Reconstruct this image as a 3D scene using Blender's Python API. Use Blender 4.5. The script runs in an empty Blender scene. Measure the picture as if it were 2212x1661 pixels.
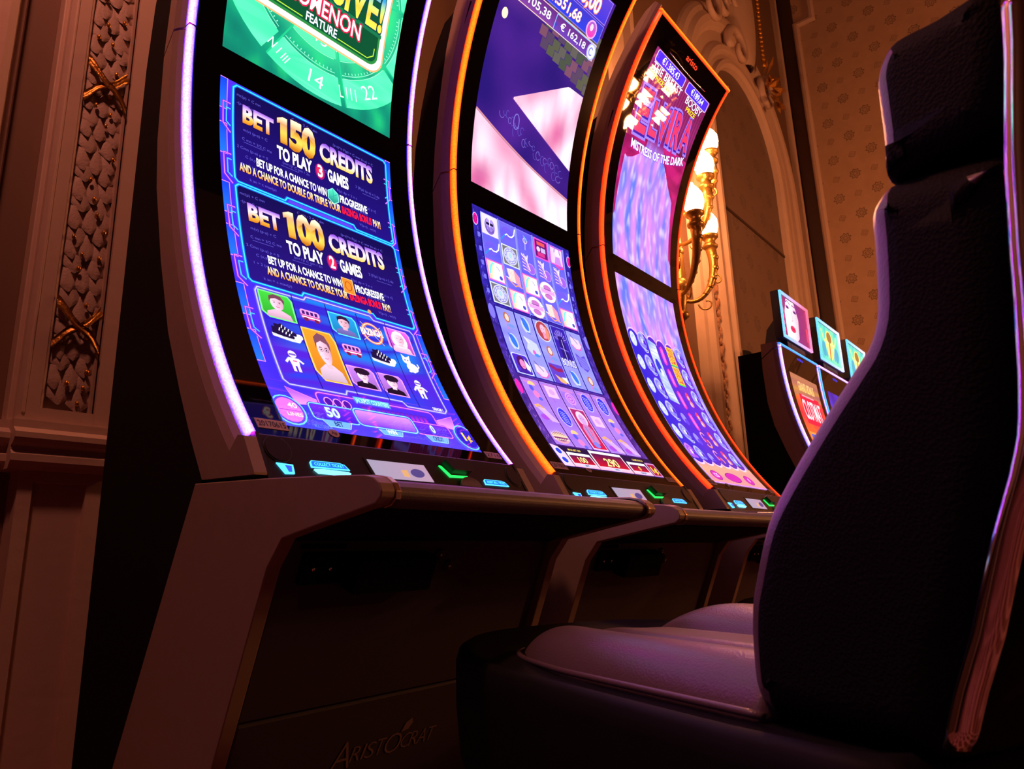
import bpy, bmesh, math, random
from mathutils import Vector, Matrix, noise
from mathutils.geometry import tessellate_polygon

random.seed(7)
SC = bpy.context.scene
COL = SC.collection

# ------------------------------------------------------------------ camera
CAM_H = 0.72
R = [[0.6402075, 0.16481511, 0.75031349],
     [-0.76763358, 0.17481991, 0.61658469],
     [-0.02954727, -0.97070798, 0.23843863]]
cam_d = bpy.data.cameras.new('camera')
cam_d.sensor_width = 36.0
cam_d.lens = 1537.24 / 2212 * 36.0
cam_d.clip_start = 0.02
cam_d.clip_end = 100
cam = bpy.data.objects.new('camera', cam_d)
COL.objects.link(cam)
cam.matrix_world = Matrix(((R[0][0], -R[0][1], -R[0][2], 0), (R[1][0], -R[1][1], -R[1][2], 0),
                           (R[2][0], -R[2][1], -R[2][2], CAM_H), (0, 0, 0, 1)))
cam_d.dof.use_dof = True
cam_d.dof.focus_distance = 1.45
cam_d.dof.aperture_fstop = 16.0
SC.camera = cam

# ------------------------------------------------------------------ world, exposure
w = bpy.data.worlds.new('world')
SC.world = w
w.use_nodes = True
bg = w.node_tree.nodes['Background']
bg.inputs[0].default_value = (1.0, 0.45, 0.25, 1)
bg.inputs[1].default_value = 0.002
SC.view_settings.view_transform = 'Standard'
SC.view_settings.look = 'None'
SC.view_settings.exposure = 0.0
SC.view_settings.gamma = 1.0
SC.cycles.use_denoising = True
SC.cycles.max_bounces = 6
SC.cycles.diffuse_bounces = 3
SC.cycles.glossy_bounces = 4
SC.cycles.transmission_bounces = 2
SC.cycles.sample_clamp_indirect = 4.0
SC.cycles.caustics_reflective = False
SC.cycles.caustics_refractive = False


def lamp(name, loc, energy, color, size=0.15):
    d = bpy.data.lights.new(name, 'POINT')
    d.energy = energy
    d.color = color
    d.shadow_soft_size = size
    o = bpy.data.objects.new(name, d)
    o.location = loc
    COL.objects.link(o)
    return o


WARM = (1.0, 0.40, 0.17)
# unseen warm lamp, added high over the row's left end to light the pilaster
lamp('unseen_warm_lamp', (-0.15, 1.1, 3.6), 100, (1.0, 0.31, 0.2), 0.12)


# ------------------------------------------------------------------ colour + materials
def lin(c):
    return tuple((x / 12.92 if x <= 0.04045 else ((x + 0.055) / 1.055) ** 2.4) for x in c)


def rgb(r, g, b):
    return lin((r / 255, g / 255, b / 255))


def mix(a, b, t):
    t = max(0, min(1, t))
    return tuple(a[i] * (1 - t) + b[i] * t for i in range(3))


MATS = {}


def mat(name, base, rough=0.5, metal=0.0, spec=0.5, bump=None, coat=0.0, noise_col=None, sheen=0.0):
    if name in MATS:
        return MATS[name]
    m = bpy.data.materials.new(name)
    m.use_nodes = True
    nt = m.node_tree
    b = nt.nodes['Principled BSDF']
    b.inputs['Base Color'].default_value = (*base, 1)
    b.inputs['Roughness'].default_value = rough
    b.inputs['Metallic'].default_value = metal
    b.inputs['Specular IOR Level'].default_value = spec
    b.inputs['Coat Weight'].default_value = coat
    if sheen:
        b.inputs['Sheen Weight'].default_value = sheen
    tc = nt.nodes.new('ShaderNodeTexCoord')
    if bump:
        scale, strength, kind = bump
        if kind == 'noise':
            t = nt.nodes.new('ShaderNodeTexNoise')
            t.inputs['Scale'].default_value = scale
            t.inputs['Detail'].default_value = 4
            out = t.outputs['Fac']
        else:
            t = nt.nodes.new('ShaderNodeTexVoronoi')
            t.inputs['Scale'].default_value = scale
            out = t.outputs['Distance']
        nt.links.new(tc.outputs['Object'], t.inputs['Vector'])
        bp = nt.nodes.new('ShaderNodeBump')
        bp.inputs['Strength'].default_value = strength
        bp.inputs['Distance'].default_value = 0.004
        nt.links.new(out, bp.inputs['Height'])
        nt.links.new(bp.outputs['Normal'], b.inputs['Normal'])
    if noise_col:
        sc_, c2 = noise_col
        t = nt.nodes.new('ShaderNodeTexNoise')
        t.inputs['Scale'].default_value = sc_
        t.inputs['Detail'].default_value = 5
        nt.links.new(tc.outputs['Object'], t.inputs['Vector'])
        mx = nt.nodes.new('ShaderNodeMix')
        mx.data_type = 'RGBA'
        mx.inputs[6].default_value = (*base, 1)
        mx.inputs[7].default_value = (*c2, 1)
        nt.links.new(t.outputs['Fac'], mx.inputs[0])
        nt.links.new(mx.outputs[2], b.inputs['Base Color'])
    MATS[name] = m
    return m


def emit_attr(name, strength, rough=0.1, spec=0.5, grain=0.0, grain_scale=300, sampling='AUTO'):
    """glowing surface whose colour comes from the mesh's own colour attribute"""
    if name in MATS:
        return MATS[name]
    m = bpy.data.materials.new(name)
    m.use_nodes = True
    nt = m.node_tree
    b = nt.nodes['Principled BSDF']
    b.inputs['Base Color'].default_value = (0.01, 0.01, 0.012, 1)
    b.inputs['Roughness'].default_value = rough
    b.inputs['Specular IOR Level'].default_value = spec
    a = nt.nodes.new('ShaderNodeAttribute')
    a.attribute_name = 'Col'
    nt.links.new(a.outputs['Color'], b.inputs['Emission Color'])
    b.inputs['Emission Strength'].default_value = strength
    if grain:
        tc = nt.nodes.new('ShaderNodeTexCoord')
        t = nt.nodes.new('ShaderNodeTexVoronoi')
        t.inputs['Scale'].default_value = grain_scale
        nt.links.new(tc.outputs['Object'], t.inputs['Vector'])
        mr = nt.nodes.new('ShaderNodeMapRange')
        mr.inputs['From Min'].default_value = 0.1
        mr.inputs['From Max'].default_value = 0.8
        mr.inputs['To Min'].default_value = strength * (1 + grain)
        mr.inputs['To Max'].default_value = strength * (1 - grain)
        nt.links.new(t.outputs['Distance'], mr.inputs['Value'])
        nt.links.new(mr.outputs['Result'], b.inputs['Emission Strength'])
    m.cycles.emission_sampling = sampling
    MATS[name] = m
    return m


CHAMP = mat('champagne_paint', (0.36, 0.27, 0.205), 0.48, 0.15, 0.4, noise_col=(40, (0.31, 0.235, 0.18)))
BLACKP = mat('black_plastic', (0.010, 0.010, 0.011), 0.45, noise_col=(60, (0.014, 0.013, 0.014)))
BLACKM = mat('black_matte', (0.006, 0.006, 0.006), 0.8, spec=0.1, noise_col=(30, (0.009, 0.008, 0.008)))
GLASS = mat('black_glass', (0.002, 0.002, 0.003), 0.02, 0, 0.25, noise_col=(5, (0.004, 0.003, 0.005)))
DECK = mat('deck_plastic', (0.014, 0.010, 0.013), 0.38, 0.0, noise_col=(50, (0.018, 0.012, 0.016)))
LEDGE = mat('padded_ledge', (0.16, 0.13, 0.13), 0.5, 0, 0.5, bump=(400, 0.15, 'noise'), noise_col=(30, (0.13, 0.11, 0.11)))
BASEP = mat('base_paint', (0.05, 0.04, 0.05), 0.6, 0.1, noise_col=(20, (0.04, 0.033, 0.042)))
CHROME = mat('chrome', (0.85, 0.83, 0.8), 0.06, 1.0, bump=(8, 0.06, 'noise'))
GOLDTRIM = mat('edge_metal', (0.75, 0.55, 0.4), 0.25, 1.0, bump=(90, 0.05, 'noise'))
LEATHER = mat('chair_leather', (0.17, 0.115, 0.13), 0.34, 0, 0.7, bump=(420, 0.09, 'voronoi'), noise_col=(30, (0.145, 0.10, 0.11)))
LEATHER_SHADE = mat('chair_leather_shade', (0.005, 0.0045, 0.0045), 0.7, 0, 0.12, bump=(420, 0.2, 'voronoi'))  # the chair leather again, darkened for its unlit faces
SHELL = mat('chair_shell', (0.005, 0.005, 0.005), 0.6, 0, 0.15, noise_col=(30, (0.01, 0.01, 0.01)))
STICKER = mat('sticker_paper', (0.5, 0.36, 0.36), 0.6, noise_col=(80, (0.46, 0.33, 0.33)))
INK = mat('dark_ink', (0.03, 0.02, 0.03), 0.6, noise_col=(80, (0.04, 0.03, 0.03)))
LOGOP = mat('logo_paint', (0.25, 0.17, 0.17), 0.5, 0.3, noise_col=(80, (0.36, 0.26, 0.25)))
PLASTER = mat('ivory_plaster', (0.60, 0.44, 0.36), 0.6, bump=(30, 0.25, 'noise'), noise_col=(14, (0.52, 0.38, 0.31)))
GILT = mat('gilding', (0.72, 0.36, 0.07), 0.32, 0.85, bump=(120, 0.5, 'noise'), noise_col=(60, (0.35, 0.15, 0.03)))
BRASS = mat('aged_brass', (0.62, 0.40, 0.12), 0.33, 0.8, bump=(90, 0.5, 'noise'), noise_col=(50, (0.4, 0.23, 0.06)))
DARKBROWN = mat('dark_brown', (0.05, 0.022, 0.015), 0.5, noise_col=(8, (0.035, 0.015, 0.01)))


def wallpaper(name, c1, c2, scale):
    """plain woven ground with staggered embossed rosettes"""
    m = bpy.data.materials.new(name)
    m.use_nodes = True
    nt = m.node_tree
    N, Lk = nt.nodes, nt.links
    b = N['Principled BSDF']
    b.inputs['Roughness'].default_value = 0.55
    tc = N.new('ShaderNodeTexCoord')
    sep = N.new('ShaderNodeSeparateXYZ')
    Lk.new(tc.outputs['Object'], sep.inputs[0])
    add = N.new('ShaderNodeMath'); add.operation = 'ADD'
    Lk.new(sep.outputs['X'], add.inputs[0]); Lk.new(sep.outputs['Y'], add.inputs[1])

    def math_(op, a, b_=None):
        n = N.new('ShaderNodeMath'); n.operation = op
        for i, v in enumerate((a, b_)):
            if v is None:
                continue
            if isinstance(v, (int, float)):
                n.inputs[i].default_value = v
            else:
                Lk.new(v, n.inputs[i])
        return n.outputs[0]

    def rosette(ox, oy, sx, sy, r, petals):
        u = math_('SUBTRACT', math_('FRACT', math_('ADD', math_('MULTIPLY', add.outputs[0], 1 / sx), ox)), 0.5)
        v = math_('SUBTRACT', math_('FRACT', math_('ADD', math_('MULTIPLY', sep.outputs['Z'], 1 / sy), oy)), 0.5)
        u = math_('MULTIPLY', u, sx); v = math_('MULTIPLY', v, sy)
        rad = math_('SQRT', math_('ADD', math_('MULTIPLY', u, u), math_('MULTIPLY', v, v)))
        ang = math_('ARCTAN2', v, u)
        rr = math_('ADD', rad, math_('MULTIPLY', math_('SINE', math_('MULTIPLY', ang, petals)), r * 0.13))
        ring = math_('ABSOLUTE', math_('SUBTRACT', rr, r * 0.8))
        ring2 = math_('ABSOLUTE', math_('SUBTRACT', rr, r * 0.35))
        k = math_('MINIMUM', ring, ring2)
        return math_('SUBTRACT', 1.0, math_('MINIMUM', math_('DIVIDE', k, r * 0.16), 1.0))
    s = scale
    f = math_('MAXIMUM', rosette(0, 0, s, s * 1.2, s * 0.15, 8), rosette(0.5, 0.5, s, s * 1.2, s * 0.15, 8))
    f2 = math_('MAXIMUM', rosette(0.5, 0, s, s * 1.2, s * 0.10, 4), rosette(0, 0.5, s, s * 1.2, s * 0.10, 4))
    f = math_('MAXIMUM', f, math_('MULTIPLY', f2, 0.6))
    nz = N.new('ShaderNodeTexNoise')
    nz.inputs['Scale'].default_value = 9
    nz.inputs['Detail'].default_value = 6
    Lk.new(tc.outputs['Object'], nz.inputs['Vector'])
    f = math_('ADD', math_('MULTIPLY', f, 0.75), math_('MULTIPLY', nz.outputs['Fac'], 0.35))
    mx = N.new('ShaderNodeMix'); mx.data_type = 'RGBA'
    mx.inputs[6].default_value = (*c1, 1); mx.inputs[7].default_value = (*c2, 1)
    Lk.new(f, mx.inputs[0]); Lk.new(mx.outputs[2], b.inputs['Base Color'])
    bp = N.new('ShaderNodeBump'); bp.inputs['Strength'].default_value = 0.5; bp.inputs['Distance'].default_value = 0.02
    Lk.new(f, bp.inputs['Height']); Lk.new(bp.outputs['Normal'], b.inputs['Normal'])
    return m


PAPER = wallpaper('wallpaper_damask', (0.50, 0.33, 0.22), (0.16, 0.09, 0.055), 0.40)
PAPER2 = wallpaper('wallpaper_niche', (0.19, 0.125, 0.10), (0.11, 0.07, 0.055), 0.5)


# ------------------------------------------------------------------ object helpers
def tag(o, label=None, cat=None, group=None, kind=None):
    if label: o['label'] = label
    if cat: o['category'] = cat
    if group: o['group'] = group
    if kind: o['kind'] = kind
    return o


def empty(name, loc, rot=(0, 0, 0), **k):
    o = bpy.data.objects.new(name, None)
    o.empty_display_size = 0.1
    o.location = loc
    o.rotation_euler = rot
    COL.objects.link(o)
    return tag(o, **k)


def link(name, me, m=None, parent=None, bevel=0, smooth=False, **k):
    o = bpy.data.objects.new(name, me)
    if m: me.materials.append(m)
    COL.objects.link(o)
    if parent: o.parent = parent
    if smooth:
        for p in me.polygons: p.use_smooth = True
    if bevel:
        bv = o.modifiers.new('bevel', 'BEVEL')
        bv.width = bevel; bv.segments = 2; bv.limit_method = 'ANGLE'; bv.angle_limit = math.radians(35)
        bv.harden_normals = False
    return tag(o, **k)


class MB:
    def __init__(s):
        s.v = []; s.f = []; s.sm = []

    def add(s, vs, fs, smooth=False):
        o = len(s.v)
        s.v += [tuple(v) for v in vs]
        s.f += [tuple(i + o for i in f) for f in fs]
        s.sm += [smooth] * len(fs)
        return s

    def box(s, x0, x1, y0, y1, z0, z1):
        vs = [(x, y, z) for x in (x0, x1) for y in (y0, y1) for z in (z0, z1)]
        return s.add(vs, [(0, 1, 3, 2), (4, 6, 7, 5), (0, 4, 5, 1), (2, 3, 7, 6), (0, 2, 6, 4), (1, 5, 7, 3)])

    def prism(s, poly, x0, x1, axis='x', M=None):
        """closed outline extruded; poly = list of 2-tuples in the other two axes"""
        n = len(poly)
        area = sum(poly[i][0] * poly[(i + 1) % n][1] - poly[(i + 1) % n][0] * poly[i][1] for i in range(n))
        if area < 0: poly = poly[::-1]

        def P3(p, t):
            if axis == 'x': return (t, p[0], p[1])
            if axis == 'y': return (p[0], t, p[1])
            return (p[0], p[1], t)
        vs = [P3(p, x0) for p in poly] + [P3(p, x1) for p in poly]
        if M: vs = [M(v) for v in vs]
        tris = tessellate_polygon([[Vector((p[0], p[1], 0)) for p in poly]])
        fs = []
        for t in tris:
            t = tuple(t)
            a = sum(poly[t[i]][0] * poly[t[(i + 1) % 3]][1] - poly[t[(i + 1) % 3]][0] * poly[t[i]][1] for i in range(3))
            if a < 0: t = t[::-1]
            fs.append(tuple(reversed(t)) if axis != 'y' else t)
            fs.append(tuple(i + n for i in t) if axis != 'y' else tuple(i + n for i in reversed(t)))
        for i in range(n):
            j = (i + 1) % n
            q = (i, j, j + n, i + n)
            fs.append(q if axis != 'y' else q[::-1])
        return s.add(vs, fs)

    def tube(s, pts, rad, n=10, closed=False, cap=True):
        pts = [Vector(p) for p in pts]
        rads = rad if isinstance(rad, (list, tuple)) else [rad] * len(pts)
        rings = []
        up = None
        for i, p in enumerate(pts):
            if closed: t = pts[(i + 1) % len(pts)] - pts[i - 1]
            else: t = pts[min(i + 1, len(pts) - 1)] - pts[max(i - 1, 0)]
            t.normalize()
            if up is None:
                up = Vector((0, 0, 1)) if abs(t.z) < 0.9 else Vector((1, 0, 0))
            a = (up - t * up.dot(t)).normalized()
            b = t.cross(a)
            up = a
            rings.append([p + (a * math.cos(2 * math.pi * k / n) + b * math.sin(2 * math.pi * k / n)) * rads[i] for k in range(n)])
        vs = [v for r in rings for v in r]
        fs = []
        m = len(rings)
        for i in range(m if closed else m - 1):
            for k in range(n):
                i2 = (i + 1) % m
                fs.append((i * n + k, i * n + (k + 1) % n, i2 * n + (k + 1) % n, i2 * n + k))
        if cap and not closed:
            fs.append(tuple(range(n))[::-1])
            fs.append(tuple((m - 1) * n + k for k in range(n)))
        return s.add(vs, fs, True)

    def lathe(s, prof, c=(0, 0, 0), n=20, ax=None):
        """prof = list of (r, h); ax = axis direction"""
        ax = Vector(ax or (0, 0, 1)).normalized()
        q = Vector((0, 0, 1)).rotation_difference(ax)
        c = Vector(c)
        vs = []
        for r, h in prof:
            for k in range(n):
                a = 2 * math.pi * k / n
                vs.append(c + q @ Vector((r * math.cos(a), r * math.sin(a), h)))
        fs = []
        for i in range(len(prof) - 1):
            for k in range(n):
                fs.append((i * n + k, i * n + (k + 1) % n, (i + 1) * n + (k + 1) % n, (i + 1) * n + k))
        fs.append(tuple(range(n))[::-1])
        fs.append(tuple((len(prof) - 1) * n + k for k in range(n)))
        return s.add(vs, fs, True)

    def ball(s, c, r, n=14, sz=1.0):
        prof = []
        m = n // 2
        for i in range(m + 1):
            a = -math.pi / 2 + math.pi * i / m
            prof.append((max(r * math.cos(a), 1e-4), r * sz * math.sin(a)))
        return s.lathe(prof, c, n)

    def mesh(s, name):
        me = bpy.data.meshes.new(name)
        me.from_pydata(s.v, [], s.f)
        me.update()
        for p, q in zip(me.polygons, s.sm): p.use_smooth = q
        return me

    def build(s, name, m, parent=None, bevel=0, **k):
        return link(name, s.mesh(name), m, parent, bevel, **k)


# ------------------------------------------------------------------ flat text outlines (2D triangles)
_glyph_cache = {}


def text2d(string, bold=0.0):
    key = (string, bold)
    if key in _glyph_cache: return _glyph_cache[key]
    cu = bpy.data.curves.new('lettering', 'FONT')
    cu.body = string
    cu.size = 1.0
    cu.offset = bold
    cu.resolution_u = 3
    ob = bpy.data.objects.new('lettering', cu)
    COL.objects.link(ob)
    dg = bpy.context.evaluated_depsgraph_get()
    me = ob.evaluated_get(dg).to_mesh()
    vs = [(v.co.x, v.co.y) for v in me.vertices]
    fs = [tuple(p.vertices) for p in me.polygons]
    ob.evaluated_get(dg).to_mesh_clear()
    bpy.data.objects.remove(ob)
    bpy.data.curves.remove(cu)
    _glyph_cache[key] = (vs, fs)
    return vs, fs


CAPV, _ = text2d('H', 0.0)
CAPH = max(v[1] for v in CAPV)


# ------------------------------------------------------------------ screen pictures
class Art:
    """picture drawn in metres (a across, b up the glass) and bent onto a curved screen as one mesh"""

    def __init__(s, a0, b0, a1, b1):
        s.ext = (a0, b0, a1, b1)
        s.items = []          # (verts2d, faces, level, colour)
        s.base = None

    def ground(s, col, na=30, nb=60):
        s.base = (col, na, nb)

    def poly(s, pts, col, lev=1):
        if len(pts) == 3 or len(pts) == 4 and isinstance(pts, tuple):
            s.items.append((list(pts), [tuple(range(len(pts)))], lev, col)); return
        tris = tessellate_polygon([[Vector((p[0], p[1], 0)) for p in pts]])
        s.items.append((list(pts), [tuple(t) for t in tris], lev, col))

    def rect(s, a0, b0, a1, b1, col, lev=1):
        s.poly(((a0, b0), (a1, b0), (a1, b1), (a0, b1)), col, lev)

    def rrpts(s, a0, b0, a1, b1, r, n=4):
        out = []
        for cx, cy, st in ((a1 - r, b1 - r, 0), (a0 + r, b1 - r, 90), (a0 + r, b0 + r, 180), (a1 - r, b0 + r, 270)):
            for i in range(n + 1):
                t = math.radians(st + 90 * i / n)
                out.append((cx + r * math.cos(t), cy + r * math.sin(t)))
        return out

    def rrect(s, a0, b0, a1, b1, r, col, lev=1):
        s.poly(s.rrpts(a0, b0, a1, b1, r), col, lev)

    def line(s, pts, w_, col, lev=2, closed=False):
        n = len(pts)
        L, Rr = [], []
        for i in range(n):
            p = pts[i]
            q0 = pts[i - 1] if (i > 0 or closed) else p
            q1 = pts[(i + 1) % n] if (i < n - 1 or closed) else p
            d0 = (p[0] - q0[0], p[1] - q0[1]); d1 = (q1[0] - p[0], q1[1] - p[1])
            l0 = math.hypot(*d0) or 1; l1 = math.hypot(*d1) or 1
            tx = (d0[0] / l0 if d0 != (0, 0) else 0) + (d1[0] / l1 if d1 != (0, 0) else 0)
            ty = (d0[1] / l0 if d0 != (0, 0) else 0) + (d1[1] / l1 if d1 != (0, 0) else 0)
            l = math.hypot(tx, ty) or 1
            nx, ny = -ty / l, tx / l
            L.append((p[0] + nx * w_ / 2, p[1] + ny * w_ / 2)); Rr.append((p[0] - nx * w_ / 2, p[1] - ny * w_ / 2))
        fs = []
        for i in range(n if closed else n - 1):
            j = (i + 1) % n
            fs.append((i, n + i, n + j, j))
        s.items.append((L + Rr, fs, lev, col))

    def glow(s, pts, w_, core, edge, lev=2, closed=False):
        s.line(pts, w_ * 3.0, mix(edge, (0, 0, 0), 0.45), lev, closed)
        s.line(pts, w_ * 1.9, edge, lev + 1, closed)
        s.line(pts, w_, core, lev + 2, closed)

    def ell(s, a, b, ra, rb, col, lev=2, n=18, rot=0.0, t0=0, t1=360):
        pts = []
        full = (t1 - t0) >= 360
        m = n if full else n + 1
        c, si = math.cos(rot), math.sin(rot)
        for i in range(m):
            t = math.radians(t0 + (t1 - t0) * i / n)
            x, y = ra * math.cos(t), rb * math.sin(t)
            pts.append((a + x * c - y * si, b + x * si + y * c))
        if not full: pts.append((a, b))
        s.items.append((pts, [tuple(range(len(pts)))] if full else [(i, i + 1, len(pts) - 1) for i in range(len(pts) - 2)], lev, col))

    def ring(s, a, b, ra, rb, w_, col, lev=3, n=24, t0=0, t1=360):
        pts = [(a + ra * math.cos(math.radians(t0 + (t1 - t0) * i / n)), b + rb * math.sin(math.radians(t0 + (t1 - t0) * i / n))) for i in range(n if t1 - t0 >= 360 else n + 1)]
        s.line(pts, w_, col, lev, closed=(t1 - t0 >= 360))

    def text(s, a, b, string, h, col, lev=4, bold=0.02, width=None, rot=0.0, center=False, outline=None, ow=0.03, bend=None):
        vs, fs = text2d(string, bold)
        if not vs: return
        x0 = min(v[0] for v in vs); x1 = max(v[0] for v in vs)
        sy = h / CAPH
        sx = (width / (x1 - x0)) if width else sy
        W_ = (x1 - x0) * sx
        off = a - (W_ / 2 if center else 0)
        c, si = math.cos(rot), math.sin(rot)

        def T(v):
            x = (v[0] - x0) * sx; y = v[1] * sy
            if bend: y += bend(x / W_)
            return (off + x * c - y * si, b + x * si + y * c)
        if outline is not None:
            v2, f2 = text2d(string, bold + ow)
            s.items.append(([T(v) for v in v2], f2, lev - 1, outline))
        s.items.append(([T(v) for v in vs], fs, lev, col))

    def build(s, name, m, parent, surf, step=0.022, **k):
        """surf(a, b, lift) -> 3D point"""
        a0, b0, a1, b1 = s.ext
        bm = bmesh.new()
        il = bm.faces.layers.int.new('item')
        cols = []
        for pts, fs, lev, col in s.items:
            vs = [bm.verts.new((p[0], p[1], lev)) for p in pts]
            ci = len(cols); cols.append(col)
            for f in fs:
                try:
                    fc = bm.faces.new([vs[i] for i in f])
                    fc[il] = ci
                except ValueError:
                    pass
        for axis, lo, hi in ((0, a0, a1), (1, b0, b1)):
            for v, sgn in ((lo, -1), (hi, 1)):
                no = Vector((0, 0, 0)); no[axis] = sgn
                co = Vector((0, 0, 0)); co[axis] = v
                geom = bm.verts[:] + bm.edges[:] + bm.faces[:]
                bmesh.ops.bisect_plane(bm, geom=geom, dist=1e-7, plane_co=co, plane_no=no, clear_outer=True)
        b = b0 + step
        while b < b1:
            geom = []
            es = set()
            for f in bm.faces:
                ys = [v.co.y for v in f.verts]
                if min(ys) < b - 1e-6 and max(ys) > b + 1e-6 and max(ys) - min(ys) > step * 0.6:
                    geom.append(f)
                    for e in f.edges: es.add(e)
            if geom:
                vsn = {v for f in geom for v in f.verts}
                bmesh.ops.bisect_plane(bm, geom=list(vsn) + list(es) + geom, dist=1e-7, plane_co=(0, b, 0), plane_no=(0, 1, 0))
            b += step
        if s.base:
            col, na, nb = s.base
            ci = len(cols); cols.append(col)
            g = [[bm.verts.new((a0 + (a1 - a0) * i / na, b0 + (b1 - b0) * j / nb, 0)) for i in range(na + 1)] for j in range(nb + 1)]
            for j in range(nb):
                for i in range(na):
                    f = bm.faces.new((g[j][i], g[j][i + 1], g[j + 1][i + 1], g[j + 1][i])); f[il] = ci
        bmesh.ops.triangulate(bm, faces=[f for f in bm.faces if len(f.verts) > 4])
        bm.normal_update()
        for f in bm.faces:
            if f.normal.z < 0: f.normal_flip()
        cl = bm.loops.layers.float_color.new('Col')
        for f in bm.faces:
            c = cols[f[il]]
            for l in f.loops:
                v = c(l.vert.co.x, l.vert.co.y) if callable(c) else c
                l[cl] = (v[0], v[1], v[2], 1)
        for v in bm.verts:
            v.co = Vector(surf(v.co.x, v.co.y, 0.0004 + v.co.z * 0.00018))
        me = bpy.data.meshes.new(name)
        bm.to_mesh(me); bm.free()
        return link(name, me, m, parent, **k)


def vgrad(b0, b1, *stops):
    def f(a, b):
        t = max(0.0, min(0.9999, (b - b0) / (b1 - b0))) * (len(stops) - 1)
        i = int(t)
        return mix(stops[i], stops[i + 1], t - i)
    return f


GOLDP = (rgb(205, 120, 30), rgb(255, 190, 70), rgb(255, 240, 190), rgb(190, 130, 230))
CY = rgb(60, 235, 255)
CYE = rgb(30, 110, 255)
PK = rgb(235, 130, 240)
PKE = rgb(150, 50, 230)
NAVY = rgb(20, 12, 95)
WHITE = (1, 1, 1)


def portrait(A, a, b, w_, h, bg, skin, hair, shirt, frame, glasses=False, long_hair=False, cap=False, lev=4):
    """head and shoulders of a made-up person in a cut-corner frame; a, b = lower left"""
    pts = [(a, b + h * 0.18), (a + w_ * 0.18, b), (a + w_, b), (a + w_, b + h * 0.85), (a + w_ * 0.9, b + h), (a, b + h)]
    A.poly(pts, vgrad(b, b + h, mix(bg, (0, 0, 0), 0.45), bg), lev)
    A.line(pts, w_ * 0.06, frame, lev + 1, closed=True)
    cx = a + w_ * 0.5
    A.poly([(a + w_ * 0.1, b + h * 0.02), (a + w_ * 0.9, b + h * 0.02), (a + w_ * 0.85, b + h * 0.22), (cx + w_ * 0.12, b + h * 0.34),
            (cx - w_ * 0.12, b + h * 0.34), (a + w_ * 0.15, b + h * 0.22)], vgrad(b, b + h * 0.4, mix(shirt, (0, 0, 0), 0.4), shirt), lev + 2)
    if long_hair:
        A.ell(cx, b + h * 0.52, w_ * 0.33, h * 0.40, hair, lev + 2)
    A.rect(cx - w_ * 0.09, b + h * 0.26, cx + w_ * 0.09, b + h * 0.45, mix(skin, (0, 0, 0), 0.25), lev + 3)
    A.ell(cx, b + h * 0.6, w_ * 0.2, h * 0.27, lambda x, y, c=cx, s=skin: mix(s, mix(s, (0.25, 0.08, 0.2), 0.55), (x - c) / (w_ * 0.25) + 0.2), lev + 4)
    hp = [(cx - w_ * 0.24, b + h * 0.62), (cx - w_ * 0.22, b + h * 0.85), (cx - w_ * 0.05, b + h * 0.95), (cx + w_ * 0.16, b + h * 0.92),
          (cx + w_ * 0.25, b + h * 0.76), (cx + w_ * 0.22, b + h * 0.6), (cx + w_ * 0.16, b + h * 0.75), (cx - w_ * 0.02, b + h * 0.80), (cx - w_ * 0.17, b + h * 0.74)]
    A.poly(hp, hair, lev + 5)
    if cap:
        A.ell(cx + w_ * 0.03, b + h * 0.82, w_ * 0.3, h * 0.17, hair, lev + 5)
    for sx in (-1, 1):
        A.ell(cx + sx * w_ * 0.085, b + h * 0.62, w_ * 0.03, h * 0.016, rgb(30, 15, 60), lev + 6, 8)
        A.line([(cx + sx * w_ * 0.04, b + h * 0.665), (cx + sx * w_ * 0.13, b + h * 0.67)], h * 0.015, hair, lev + 6)
        if glasses: A.ring(cx + sx * w_ * 0.09, b + h * 0.62, w_ * 0.065, h * 0.04, w_ * 0.012, rgb(70, 30, 60), lev + 7, 10)
    A.line([(cx, b + h * 0.6), (cx + w_ * 0.025, b + h * 0.53), (cx - w_ * 0.01, b + h * 0.52)], w_ * 0.012, mix(skin, (0.2, 0, 0.1), 0.6), lev + 6)
    A.line([(cx - w_ * 0.06, b + h * 0.455), (cx, b + h * 0.445), (cx + w_ * 0.06, b + h * 0.46)], w_ * 0.02, rgb(190, 60, 110), lev + 6)


def shoe(A, a, b, s, lev=4):
    """pair of dark canvas sneakers with white soles and laces"""
    for n_, (dx, dy) in enumerate(((0.007, 0.009), (0, 0))):
        x, y, l = a + dx, b + dy, lev + n_ * 4
        A.poly([(x - 0.027, y - 0.003), (x - 0.026, y - 0.011), (x + 0.010, y - 0.016), (x + 0.027, y - 0.016), (x + 0.032, y - 0.010), (x + 0.028, y - 0.005)], WHITE, l)
        A.poly([(x - 0.026, y - 0.004), (x - 0.025, y + 0.013), (x - 0.016, y + 0.012), (x - 0.010, y + 0.016), (x - 0.004, y + 0.010), (x + 0.008, y + 0.003), (x + 0.018, y - 0.002), (x + 0.020, y - 0.010), (x - 0.004, y - 0.008)], rgb(22, 12, 60), l + 1)
        A.ell(x + 0.023, y - 0.007, 0.008, 0.005, WHITE, l + 1, 10)
        A.line([(x - 0.026, y - 0.006), (x, y - 0.010), (x + 0.02, y - 0.012)], 0.001, rgb(120, 110, 190), l + 2)
        for i in range(4):
            A.line([(x - 0.008 + i * 0.0062, y + 0.0125 - i * 0.0035), (x - 0.011 + i * 0.0062, y + 0.0045 - i * 0.0028)], 0.0019, WHITE, l + 2)


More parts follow.
